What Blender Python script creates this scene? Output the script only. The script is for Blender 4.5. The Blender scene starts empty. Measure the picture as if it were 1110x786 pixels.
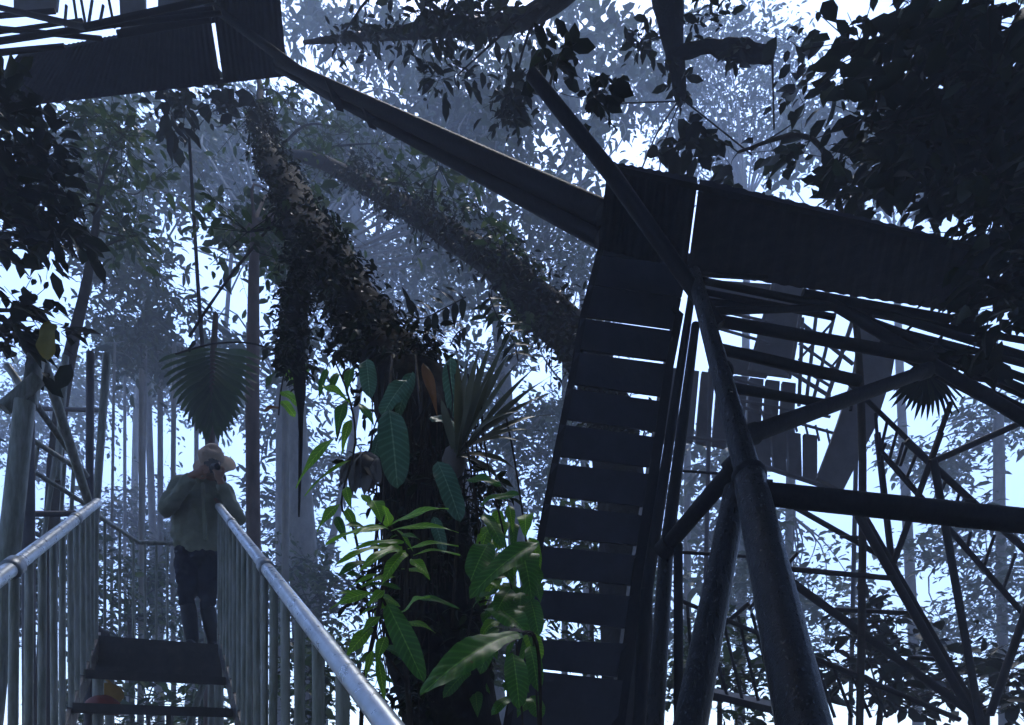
import bpy, bmesh, math, random
import numpy as np
from mathutils import Vector, Matrix, noise
R = math.radians
rng = np.random.default_rng(7)
random.seed(7)
scn = bpy.context.scene
COL = scn.collection
# ------------------------------------------------------------------ camera numbers
FPX, HOR, CX, CAMZ = 750.0, 830.0, 555.0, 1.6
def P(px, py, Y):
    return Vector(((px - CX) / FPX * Y, Y, CAMZ + (HOR - py) / FPX * Y))
def wid(w, Y):            # width in metres of something w wide at distance Y
    return w / FPX * Y

# ------------------------------------------------------------------ materials
def new_mat(name):
    m = bpy.data.materials.new(name); m.use_nodes = True
    nt = m.node_tree; nt.nodes.clear()
    out = nt.nodes.new('ShaderNodeOutputMaterial')
    return m, nt, out
def N(nt, t, **kw):
    n = nt.nodes.new(t)
    for k, v in kw.items(): setattr(n, k, v)
    return n
def ramp(nt, fac, stops):
    r = N(nt, 'ShaderNodeValToRGB')
    el = r.color_ramp.elements
    while len(el) < len(stops): el.new(0.5)
    for e, (p, c) in zip(el, stops): e.position = p; e.color = (*c, 1)
    nt.links.new(fac, r.inputs[0]); return r.outputs[0]
def noise_tex(nt, scale, detail=6, rough=0.6, vec=None, coords='Object'):
    n = N(nt, 'ShaderNodeTexNoise'); n.inputs['Scale'].default_value = scale
    n.inputs['Detail'].default_value = detail; n.inputs['Roughness'].default_value = rough
    if vec is None:
        tc = N(nt, 'ShaderNodeTexCoord'); vec = tc.outputs[coords]
    nt.links.new(vec, n.inputs['Vector']); return n.outputs['Fac']

def mat_surface(name, stops, scale, rough=(0.4, 0.7), metallic=0.0, bump=0.2, bscale=None, spec=0.5, stretch=None):
    m, nt, out = new_mat(name)
    tc = N(nt, 'ShaderNodeTexCoord'); vec = tc.outputs['Object']
    if stretch:
        mp = N(nt, 'ShaderNodeMapping'); mp.inputs['Scale'].default_value = stretch
        nt.links.new(vec, mp.inputs['Vector']); vec = mp.outputs[0]
    f = noise_tex(nt, scale, 8, 0.65, vec)
    b = N(nt, 'ShaderNodeBsdfPrincipled')
    nt.links.new(ramp(nt, f, stops), b.inputs['Base Color'])
    mr = N(nt, 'ShaderNodeMapRange'); mr.inputs['From Min'].default_value = 0.3; mr.inputs['From Max'].default_value = 0.7
    mr.inputs['To Min'].default_value = rough[0]; mr.inputs['To Max'].default_value = rough[1]
    nt.links.new(noise_tex(nt, scale * 2.3, 5, 0.6, vec), mr.inputs['Value'])
    nt.links.new(mr.outputs[0], b.inputs['Roughness'])
    b.inputs['Metallic'].default_value = metallic
    b.inputs['Specular IOR Level'].default_value = spec
    if bump:
        bp = N(nt, 'ShaderNodeBump'); bp.inputs['Strength'].default_value = bump; bp.inputs['Distance'].default_value = 0.02
        nt.links.new(noise_tex(nt, bscale or scale * 4, 8, 0.7, vec), bp.inputs['Height'])
        nt.links.new(bp.outputs[0], b.inputs['Normal'])
    nt.links.new(b.outputs[0], out.inputs[0])
    return m

def mat_leaf(name, c1, c2, c3=None, trans=0.35, rough=0.5, rib=False, spec=0.22):
    m, nt, out = new_mat(name)
    g = N(nt, 'ShaderNodeNewGeometry')
    stops = [(0.0, c1), (0.75, c2)] + ([(0.97, c3)] if c3 else [])
    colr = ramp(nt, g.outputs['Random Per Island'], stops)
    # blotchy variation over the blade
    f = noise_tex(nt, 9.0, 4, 0.6)
    mx = N(nt, 'ShaderNodeMix', data_type='RGBA', blend_type='MULTIPLY'); mx.inputs['Factor'].default_value = 0.6
    nt.links.new(colr, mx.inputs[6]); nt.links.new(ramp(nt, f, [(0.3, (0.55, 0.6, 0.5)), (0.7, (1.2, 1.15, 1.0))]), mx.inputs[7])
    colr = mx.outputs[2]
    if rib:
        uv = N(nt, 'ShaderNodeUVMap'); sx = N(nt, 'ShaderNodeSeparateXYZ'); nt.links.new(uv.outputs[0], sx.inputs[0])
        ab = N(nt, 'ShaderNodeMath', operation='ABSOLUTE'); nt.links.new(sx.outputs[0], ab.inputs[0])
        lt = N(nt, 'ShaderNodeMath', operation='LESS_THAN'); nt.links.new(ab.outputs[0], lt.inputs[0]); lt.inputs[1].default_value = 0.05
        m2 = N(nt, 'ShaderNodeMix', data_type='RGBA'); nt.links.new(lt.outputs[0], m2.inputs['Factor'])
        nt.links.new(colr, m2.inputs[6]); m2.inputs[7].default_value = (min(1, c2[0] * 2.2), min(1, c2[1] * 1.7), c2[2] * 1.6, 1)
        colr = m2.outputs[2]
        # side veins and small blemishes that belong to the blade
        wv = N(nt, 'ShaderNodeMath', operation='MULTIPLY_ADD'); nt.links.new(ab.outputs[0], wv.inputs[0]); wv.inputs[1].default_value = -9.0
        v18 = N(nt, 'ShaderNodeMath', operation='MULTIPLY'); nt.links.new(sx.outputs[1], v18.inputs[0]); v18.inputs[1].default_value = 75.0
        nt.links.new(v18.outputs[0], wv.inputs[2])
        sn = N(nt, 'ShaderNodeMath', operation='SINE'); nt.links.new(wv.outputs[0], sn.inputs[0])
        m3 = N(nt, 'ShaderNodeMix', data_type='RGBA', blend_type='MULTIPLY'); m3.inputs['Factor'].default_value = 0.55
        nt.links.new(colr, m3.inputs[6]); nt.links.new(ramp(nt, sn.outputs[0], [(0.0, (0.62, 0.66, 0.55)), (0.75, (1.0, 1.0, 1.0)), (0.96, (1.5, 1.35, 1.3))]), m3.inputs[7]); colr = m3.outputs[2]
        m4 = N(nt, 'ShaderNodeMix', data_type='RGBA'); nt.links.new(colr, m4.inputs[6]); m4.inputs[7].default_value = (0.11, 0.075, 0.025, 1)
        nt.links.new(ramp(nt, noise_tex(nt, 38.0, 3, 0.7), [(0.66, (0, 0, 0)), (0.72, (0.8, 0.8, 0.8))]), m4.inputs['Factor']); colr = m4.outputs[2]
    b = N(nt, 'ShaderNodeBsdfPrincipled'); nt.links.new(colr, b.inputs['Base Color'])
    b.inputs['Roughness'].default_value = rough; b.inputs['Specular IOR Level'].default_value = spec
    t = N(nt, 'ShaderNodeBsdfTranslucent'); nt.links.new(colr, t.inputs['Color'])
    ms = N(nt, 'ShaderNodeMixShader'); ms.inputs[0].default_value = trans
    nt.links.new(b.outputs[0], ms.inputs[1]); nt.links.new(t.outputs[0], ms.inputs[2])
    nt.links.new(ms.outputs[0], out.inputs[0])
    return m

M = {}
M['galv'] = mat_surface('galvanised_steel', [(0.3, (0.10, 0.12, 0.13)), (0.55, (0.21, 0.23, 0.25)), (0.75, (0.30, 0.32, 0.34))], 14, (0.3, 0.55), 0.55, 0.06)
M['rail'] = mat_surface('worn_bright_handrail', [(0.3, (0.30, 0.34, 0.38)), (0.7, (0.50, 0.54, 0.58))], 10, (0.22, 0.45), 0.75, 0.05)
M['slat'] = mat_surface('weathered_zinc_bars', [(0.25, (0.06, 0.075, 0.055)), (0.45, (0.15, 0.165, 0.14)), (0.6, (0.22, 0.235, 0.225)), (0.8, (0.30, 0.32, 0.31))], 5, (0.4, 0.65), 0.3, 0.1, stretch=(6, 6, 1))
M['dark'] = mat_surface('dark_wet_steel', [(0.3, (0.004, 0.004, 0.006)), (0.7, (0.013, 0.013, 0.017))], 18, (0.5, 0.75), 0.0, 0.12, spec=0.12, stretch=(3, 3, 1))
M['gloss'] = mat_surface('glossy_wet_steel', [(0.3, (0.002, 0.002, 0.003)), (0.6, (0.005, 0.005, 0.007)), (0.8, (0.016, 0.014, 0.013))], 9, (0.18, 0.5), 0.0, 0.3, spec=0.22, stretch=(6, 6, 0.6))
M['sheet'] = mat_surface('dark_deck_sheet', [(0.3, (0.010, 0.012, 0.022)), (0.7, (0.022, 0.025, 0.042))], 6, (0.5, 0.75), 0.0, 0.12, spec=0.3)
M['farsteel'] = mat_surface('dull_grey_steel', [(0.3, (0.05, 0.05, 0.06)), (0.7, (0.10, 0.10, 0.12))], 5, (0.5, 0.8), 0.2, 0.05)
M['rust'] = mat_surface('muddy_rusty_stair_steel', [(0.3, (0.012, 0.011, 0.012)), (0.6, (0.03, 0.027, 0.028)), (0.8, (0.07, 0.05, 0.04))], 9, (0.45, 0.75), 0.1, 0.25)
M['bark_moss'] = mat_surface('mossy_wet_bark', [(0.3, (0.003, 0.0025, 0.002)), (0.5, (0.006, 0.005, 0.004)), (0.66, (0.008, 0.011, 0.004)), (0.85, (0.018, 0.025, 0.008))], 7, (0.75, 0.95), 0, 0.9, 26, spec=0.08)
M['bark_brown'] = mat_surface('brown_bark', [(0.3, (0.06, 0.045, 0.04)), (0.7, (0.15, 0.11, 0.095))], 8, (0.7, 0.95), 0, 0.5, spec=0.15, stretch=(1, 1, 0.35))
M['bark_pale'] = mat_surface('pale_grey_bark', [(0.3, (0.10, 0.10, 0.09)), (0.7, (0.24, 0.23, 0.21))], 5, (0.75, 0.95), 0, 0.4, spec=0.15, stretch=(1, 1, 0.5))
M['twig'] = mat_surface('dark_twig_bark', [(0.3, (0.015, 0.013, 0.010)), (0.7, (0.04, 0.032, 0.025))], 20, (0.7, 0.9), 0, 0.3, spec=0.1)
M['leaf_far'] = mat_leaf('canopy_leaf', (0.018, 0.034, 0.016), (0.045, 0.075, 0.03), (0.08, 0.10, 0.04), 0.3)
M['leaf_mid'] = mat_leaf('understorey_leaf', (0.016, 0.035, 0.014), (0.05, 0.095, 0.028), (0.10, 0.14, 0.04), 0.35)
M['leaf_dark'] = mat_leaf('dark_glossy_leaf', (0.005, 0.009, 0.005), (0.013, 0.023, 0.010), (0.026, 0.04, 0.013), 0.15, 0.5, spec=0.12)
M['leaf_green'] = mat_leaf('fresh_green_leaf', (0.11, 0.30, 0.025), (0.24, 0.50, 0.045), None, 0.5, 0.4, True)
M['leaf_deep'] = mat_leaf('deep_green_leaf', (0.03, 0.12, 0.018), (0.07, 0.21, 0.03), None, 0.35, 0.42, True)
M['leaf_teal'] = mat_leaf('blue_green_ribbed_leaf', (0.045, 0.12, 0.08), (0.08, 0.18, 0.12), None, 0.25, 0.4, True)
M['leaf_palm'] = mat_leaf('palm_leaf', (0.03, 0.06, 0.03), (0.06, 0.10, 0.045), None, 0.3, 0.45)
M['leaf_strap'] = mat_leaf('purplish_strap_leaf', (0.10, 0.035, 0.06), (0.07, 0.10, 0.05), None, 0.25, 0.4)
M['leaf_brown'] = mat_leaf('dead_leaf', (0.10, 0.05, 0.025), (0.22, 0.10, 0.035), None, 0.3, 0.7)
M['leaf_yellow'] = mat_leaf('yellowing_leaf', (0.10, 0.10, 0.02), (0.16, 0.14, 0.03), None, 0.4, 0.6)
M['leaf_rag'] = mat_leaf('withered_grey_leaf', (0.06, 0.055, 0.06), (0.13, 0.12, 0.125), None, 0.1, 0.7)
M['ground'] = mat_surface('forest_floor', [(0.3, (0.02, 0.017, 0.012)), (0.55, (0.05, 0.04, 0.025)), (0.75, (0.035, 0.05, 0.018))], 1.5, (0.8, 1), 0, 0.8, 12)
M['skin'] = mat_surface('skin', [(0.3, (0.26, 0.15, 0.11)), (0.7, (0.34, 0.20, 0.15))], 12, (0.5, 0.65), 0, 0.05)
M['shirt'] = mat_surface('olive_shirt_cloth', [(0.3, (0.17, 0.195, 0.155)), (0.7, (0.25, 0.28, 0.225))], 9, (0.85, 1), 0, 0.25, 60, 0.2)
M['trouser'] = mat_surface('dark_navy_trouser_cloth', [(0.3, (0.008, 0.010, 0.020)), (0.7, (0.018, 0.022, 0.038))], 9, (0.8, 1), 0, 0.25, 60, 0.2)
M['boot'] = mat_surface('dark_rubber', [(0.3, (0.008, 0.010, 0.017)), (0.7, (0.02, 0.024, 0.034))], 8, (0.45, 0.65), 0, 0.05, spec=0.3)
M['hat'] = mat_surface('tan_cotton', [(0.3, (0.32, 0.25, 0.20)), (0.7, (0.44, 0.35, 0.29))], 12, (0.9, 1), 0, 0.15, 70, 0.2)
M['hair'] = mat_surface('dark_hair', [(0.3, (0.01, 0.008, 0.007)), (0.7, (0.025, 0.02, 0.018))], 60, (0.6, 0.8), 0, 0.5)
M['camera'] = mat_surface('black_camera_plastic', [(0.3, (0.008, 0.008, 0.009)), (0.7, (0.018, 0.018, 0.02))], 30, (0.4, 0.6), 0, 0.1)
M['glass'] = mat_surface('lens_glass', [(0.3, (0.004, 0.004, 0.008)), (0.7, (0.008, 0.008, 0.014))], 5, (0.05, 0.08), 0, 0)
M['red'] = mat_surface('orange_red_plastic', [(0.3, (0.16, 0.022, 0.010)), (0.7, (0.24, 0.036, 0.014))], 6, (0.4, 0.6), 0, 0.05)
M['yellow'] = mat_surface('yellow_bag_cloth', [(0.3, (0.28, 0.16, 0.02)), (0.7, (0.38, 0.23, 0.04))], 8, (0.7, 0.9), 0, 0.2)
M['bag'] = mat_surface('black_bag_cloth', [(0.3, (0.012, 0.012, 0.014)), (0.7, (0.03, 0.03, 0.034))], 12, (0.8, 1), 0, 0.3)

# ------------------------------------------------------------------ mesh collecting
class MB:
    def __init__(s): s.v = []; s.f = []; s.uv = {}
    def add(s, vs, fs):
        o = len(s.v); s.v.extend([tuple(v) for v in vs]); s.f.extend([tuple(i + o for i in f) for f in fs])
    def box(s, c, x, y, z):       # centre and three half-axis vectors
        c, x, y, z = Vector(c), Vector(x), Vector(y), Vector(z)
        vs = [c + sx * x + sy * y + sz * z for sz in (-1, 1) for sy in (-1, 1) for sx in (-1, 1)]
        s.add(vs, [(0, 2, 3, 1), (4, 5, 7, 6), (0, 1, 5, 4), (2, 6, 7, 3), (0, 4, 6, 2), (1, 3, 7, 5)])
    def slab(s, quad, th):        # four corners in order, thickness along the normal
        q = [Vector(p) for p in quad]
        n = (q[1] - q[0]).cross(q[3] - q[0]).normalized() * (th / 2)
        s.add([p - n for p in q] + [p + n for p in q],
              [(3, 2, 1, 0), (4, 5, 6, 7), (0, 1, 5, 4), (1, 2, 6, 5), (2, 3, 7, 6), (3, 0, 4, 7)])
    def tube(s, pts, radii, seg=10, jitter=0.0, jscale=4.0, cap=True):
        pts = [Vector(p) for p in pts]; n = len(pts)
        t0 = (pts[1] - pts[0]).normalized()
        up = Vector((0, 0, 1)) if abs(t0.z) < 0.9 else Vector((1, 0, 0))
        a = t0.cross(up).normalized(); vs = []
        for i, p in enumerate(pts):
            t = (pts[min(i + 1, n - 1)] - pts[max(i - 1, 0)]).normalized()
            a = (a - a.dot(t) * t).normalized(); b = t.cross(a)
            for k in range(seg):
                th = 2 * math.pi * k / seg
                d = math.cos(th) * a + math.sin(th) * b; r = radii[i]
                if jitter:
                    r *= 1 + jitter * noise.noise((p + d * r) * jscale) + 0.5 * jitter * noise.noise((p + d * r) * jscale * 3.1)
                vs.append(p + d * r)
        fs = [(i * seg + k, i * seg + (k + 1) % seg, (i + 1) * seg + (k + 1) % seg, (i + 1) * seg + k) for i in range(n - 1) for k in range(seg)]
        if cap:
            fs.append(tuple(reversed(range(seg)))); fs.append(tuple((n - 1) * seg + k for k in range(seg)))
        s.add(vs, fs)
    def ball(s, c, rx, ry=None, rz=None, seg=14, rings=9, rot=None, lump=0):
        ry = ry or rx; rz = rz or rx; vs = []; c = Vector(c)
        for i in range(rings + 1):
            ph = math.pi * i / rings
            for k in range(seg):
                th = 2 * math.pi * k / seg
                d = Vector((math.sin(ph) * math.cos(th) * rx, math.sin(ph) * math.sin(th) * ry, math.cos(ph) * rz))
                if lump: d *= 1 + lump * noise.noise((c + d) * 9)
                if rot: d = rot @ d
                vs.append(c + d)
        s.add(vs, [(i * seg + k, (i + 1) * seg + k, (i + 1) * seg + (k + 1) % seg, i * seg + (k + 1) % seg) for i in range(rings) for k in range(seg)])
    def blade(s, base, tip, width, up, droop=0.15, fold=0.25, nl=10, shape='lance', veins=0.0, nw=2, twist=0.0):
        """one leaf blade with a midrib, a droop along its length and optional side-vein ripples"""
        base, tip, up = Vector(base), Vector(tip), Vector(up)
        L = (tip - base).length; t = (tip - base) / L
        side = t.cross(up).normalized(); nrm = side.cross(t).normalized()
        o = len(s.v); cols = 2 * nw + 1
        for i in range(nl + 1):
            u = i / nl
            if shape == 'lance': w = math.sin(math.pi * min(1, u ** 0.72)) ** 0.9 * (1 - 0.25 * u)
            elif shape == 'oval': w = math.sqrt(max(0, 1 - (2 * u - 1) ** 2)) * (1 - 0.12 * u)
            elif shape == 'obov': w = math.sin(math.pi * u ** 1.5) ** 0.7
            elif shape == 'heart': w = (max(0, 1 - u) ** 0.7) * min(1, (u + 0.03) * 7) * 1.1
            else: w = min(1, 0.6 + u) * (1 - u ** 5)
            w = max(w, 0.015) * width / 2
            c = base + t * L * u + nrm * (droop * L * 4 * u * (1 - u) * 0.5)
            tw = twist * u; sd = side * math.cos(tw) + nrm * math.sin(tw); nn = nrm * math.cos(tw) - side * math.sin(tw)
            for j in range(-nw, nw + 1):
                q = j / nw
                z = fold * abs(q) * w - fold * 0.5 * w * q * q + 0.10 * width * q * q * math.sin(u * 9 + 2.1 * (1 if q > 0 else -1) + base.x * 37)
                if veins: z += veins * width * math.sin((u * nl * 0.5 - abs(q) * 1.3) * math.pi * 1.0) * abs(q) ** 0.5 * (1 - abs(q) * 0.4)
                s.uv[len(s.v)] = (q, u)
                s.v.append(tuple(c + sd * (q * w) + nn * z))
        for i in range(nl):
            for j in range(cols - 1):
                a = o + i * cols + j
                s.f.append((a, a + 1, a + cols + 1, a + cols))
    def np_quads(s, V, F):
        o = len(s.v); s.v.extend(map(tuple, V.tolist())); s.f.extend(map(tuple, (F + o).tolist()))
    def build(s, name, mat, parent=None, smooth=True, origin=None, local=False):
        me = bpy.data.meshes.new(name)
        o = Vector(origin) if origin is not None else Vector((0, 0, 0))
        if origin is not None:
            s.v = [(v[0] - o.x, v[1] - o.y, v[2] - o.z) for v in s.v]
        me.from_pydata(s.v, [], s.f); me.materials.append(mat)
        me.polygons.foreach_set('use_smooth', [smooth] * len(me.polygons))
        if s.uv:
            ul = me.uv_layers.new(name='UVMap'); li = np.empty(len(me.loops), dtype=np.int32)
            me.loops.foreach_get('vertex_index', li)
            tab = np.zeros((len(s.v), 2), dtype=np.float32)
            for k, q in s.uv.items(): tab[k] = q
            ul.data.foreach_set('uv', tab[li].ravel())
        if smooth and hasattr(me, 'set_sharp_from_angle') and not s.uv and len(me.polygons) < 20000:
            me.set_sharp_from_angle(angle=R(50))
        me.update()
        ob = bpy.data.objects.new(name, me); COL.objects.link(ob); ob.location = o
        if parent is not None and local: ob.parent = parent
        elif parent is not None: ob.parent = parent; ob.matrix_parent_inverse = Matrix.Identity(4); ob.location = o - parent.location
        return ob
def tag(o, label=None, cat=None, group=None, kind=None):
    if label: o['label'] = label
    if cat: o['category'] = cat
    if group: o['group'] = group
    if kind: o['kind'] = kind
    return o
def thing(name, loc, label, cat, group=None):
    o = bpy.data.objects.new(name, None); COL.objects.link(o); o.location = loc
    o.empty_display_size = 0.2
    return tag(o, label, cat, group)
def pipe(name, par, a, b, wa, wb, mat, seg=12):
    """a round pipe between two picture points (px, py, Y) with its width there"""
    m = MB(); A, B = P(*a), P(*b)
    m.tube([A, B], [wid(wa, a[2]) / 2, wid(wb, b[2]) / 2], seg)
    return m.build(name, mat, par)
def bar(name, par, A, B, r, mat, seg=8):
    m = MB(); m.tube([A, B], [r, r], seg); return m.build(name, mat, par)

# ------------------------------------------------------------------ world, sun, camera, ground, haze
w = bpy.data.worlds.new('World'); scn.world = w; w.use_nodes = True
nt = w.node_tree; nt.nodes.clear()
wo = nt.nodes.new('ShaderNodeOutputWorld'); bg = nt.nodes.new('ShaderNodeBackground')
sk = nt.nodes.new('ShaderNodeTexSky'); sk.sky_type = 'NISHITA'; sk.sun_disc = False
SUN_EL = 58
sk.sun_elevation = R(SUN_EL); sk.sun_rotation = 0.0
sk.air_density = 1.0; sk.dust_density = 0.5; sk.ozone_density = 5.0; sk.altitude = 500
bg.inputs['Strength'].default_value = 0.15
wb = nt.nodes.new('ShaderNodeMix'); wb.data_type = 'RGBA'; wb.blend_type = 'MULTIPLY'; wb.inputs['Factor'].default_value = 1.0
wb.inputs[7].default_value = (1.02, 0.98, 1.0, 1)                     # cool white balance
nt.links.new(sk.outputs[0], wb.inputs[6]); nt.links.new(wb.outputs[2], bg.inputs[0]); nt.links.new(bg.outputs[0], wo.inputs[0])
sl = bpy.data.lights.new('sun', 'SUN'); sl.energy = 0.7; sl.angle = R(14); sl.color = (1.0, 0.97, 0.93)
so = bpy.data.objects.new('sun', sl); COL.objects.link(so); so.rotation_euler = (R(-(90 - SUN_EL)), 0, 0); so.location = (0, 20, 45)

cd = bpy.data.cameras.new('camera'); cam = bpy.data.objects.new('photo_camera', cd); COL.objects.link(cam)
cam.location = (0, 0, CAMZ); cam.rotation_euler = (R(90), 0, 0)
cd.sensor_width = 36; cd.lens = FPX / 1110 * 36; cd.shift_y = (HOR - 393) / 1110
cd.clip_start = 0.05; cd.clip_end = 600
scn.camera = cam

m = MB(); n = 60; S = 220.0
for j in range(n + 1):
    for i in range(n + 1):
        x = (i / n - 0.5) * S; y = (j / n - 0.5) * S + 20
        d = math.hypot(x, y)
        z = 0.25 * noise.noise(Vector((x * 0.15, y * 0.15, 0))) * min(1, d / 8) + 1.5 * noise.noise(Vector((x * 0.02, y * 0.02, 3))) * min(1, d / 40)
        m.v.append((x, y, z - 0.02))
m.f = [(j * (n + 1) + i, j * (n + 1) + i + 1, (j + 1) * (n + 1) + i + 1, (j + 1) * (n + 1) + i) for j in range(n) for i in range(n)]
tag(m.build('ground', M['ground']), kind='structure')

HAZE = 0.0115
hm, nt, out = new_mat('forest_haze')
pv = N(nt, 'ShaderNodeVolumePrincipled')
pv.inputs['Color'].default_value = (0.78, 0.84, 1.0, 1); pv.inputs['Density'].default_value = HAZE; pv.inputs['Anisotropy'].default_value = -0.3
nt.links.new(pv.outputs[0], out.inputs['Volume'])
m = MB(); m.box((0, 20, 25.0), (125, 0, 0), (0, 125, 0), (0, 0, 28.5))
hz = m.build('haze', hm, None, smooth=False); tag(hz, kind='stuff')

# ------------------------------------------------------------------ foliage generator
def leaf_cloud(centers, radii, n_twig, n_leaf, size, aspect=0.42, sag=0.35, seed=0, twigs=None, flat=0.6):
    """sprays of leaves on twigs round every clump centre; returns vertices and quads"""
    g = np.random.default_rng(seed)
    C = np.repeat(np.asarray(centers, float), n_twig, 0); Rr = np.repeat(np.asarray(radii, float), n_twig)
    nt_ = len(C)
    d = g.normal(size=(nt_, 3)); d[:, 2] = d[:, 2] * flat + 0.1
    d /= np.linalg.norm(d, axis=1)[:, None]
    if twigs is not None:
        for c, dd, rr in zip(C, d, Rr): twigs.append((c, c + dd * rr * 1.0))
    u = (np.arange(n_leaf) + 0.6) / n_leaf
    L = C[:, None, :] + d[:, None, :] * (Rr[:, None] * u[None, :])[:, :, None]
    L[:, :, 2] -= sag * 0.3 * Rr[:, None] * (u ** 2)[None, :]
    L = L.reshape(-1, 3) + g.normal(size=(nt_ * n_leaf, 3)) * size * 0.25
    D = np.repeat(d, n_leaf, 0)
    side = np.cross(D, np.array([0, 0, 1.0])) + 1e-4; side /= np.linalg.norm(side, axis=1)[:, None]
    sg = np.where(np.arange(len(L)) % 2 == 0, 1.0, -1.0)[:, None]
    t = D * 0.6 + side * sg * 0.8 + g.normal(size=L.shape) * 0.35; t[:, 2] -= sag * g.random(len(L))
    t /= np.linalg.norm(t, axis=1)[:, None]
    nn = g.normal(size=L.shape) * 0.45 + np.array([0, 0, 1.0]); s = np.cross(t, nn); s /= np.linalg.norm(s, axis=1)[:, None]
    nn = np.cross(s, t)
    sz = size * (0.45 + 1.15 * g.random(len(L)) ** 1.6)[:, None]; w_ = sz * aspect * 0.5; lift = w_ * 0.35
    V = np.stack([L, L + t * sz * 0.30 + s * w_ * 0.85 + nn * lift, L + t * sz * 0.68 + s * w_ * 0.85 + nn * lift * 0.6,
                  L + t * sz - nn * sz * 0.12, L + t * sz * 0.68 - s * w_ * 0.85 + nn * lift * 0.6, L + t * sz * 0.30 - s * w_ * 0.85 + nn * lift,
                  L + t * sz * 0.5 + nn * 0.0], 1).reshape(-1, 3)
    b = (np.arange(len(L)) * 7)[:, None]
    F = np.concatenate([b + np.array([[0, 1, 2, 6]]), b + np.array([[6, 2, 3, 3]])[:, [0, 1, 2, 2]], b + np.array([[0, 6, 4, 5]])], 0)
    Q = np.concatenate([b + np.array([[0, 1, 2, 6]]), b + np.array([[0, 6, 4, 5]])], 0)
    T = np.concatenate([b + np.array([[6, 2, 3]]), b + np.array([[6, 3, 4]])], 0)
    return V, Q, T
def smooth_path(pts, sub=5):
    pts = [Vector(p) for p in pts]; out = []
    for i in range(len(pts) - 1):
        p0, p1, p2, p3 = pts[max(i - 1, 0)], pts[i], pts[i + 1], pts[min(i + 2, len(pts) - 1)]
        for k in range(sub):
            t = k / sub
            out.append(0.5 * ((2 * p1) + (p2 - p0) * t + (2 * p0 - 5 * p1 + 4 * p2 - p3) * t * t + (3 * p1 - p0 - 3 * p2 + p3) * t ** 3))
    out.append(pts[-1]); return out
def lerp_list(a, sub):
    out = []
    for i in range(len(a) - 1):
        for k in range(sub): out.append(a[i] + (a[i + 1] - a[i]) * k / sub)
    out.append(a[-1]); return out
GAPS = [(203, 250, 22, 26), (283, 338, 30, 24), (80, 365, 16, 18), (205, 303, 16, 12), (205, 365, 14, 12), (325, 75, 18, 10), (420, 92, 16, 12),
        (365, 70, 26, 16), (600, 395, 26, 26), (672, 158, 22, 10), (628, 330, 10, 14), (890, 80, 14, 16), (893, 20, 26, 14), (880, 215, 22, 10),
        (1080, 505, 22, 26), (145, 490, 34, 42), (250, 480, 24, 12), (385, 430, 10, 30), (855, 330, 20, 20), (880, 370, 16, 20), (840, 445, 26, 14),
        (1010, 470, 26, 14), (400, 210, 12, 10), (1000, 640, 14, 20), (880, 590, 12, 12), (100, 520, 12, 24), (670, 262, 8, 8)]
def in_gap(px, py, e=0.0):
    return any(((px - a) / (c + e)) ** 2 + ((py - b) / (d + e)) ** 2 < 1 for a, b, c, d in GAPS)
SEED = [100]
FAR = 1.7
def FY(Y): return Y if Y < 13 else 13 + (Y - 13) * FAR      # the far forest stands well back
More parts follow.
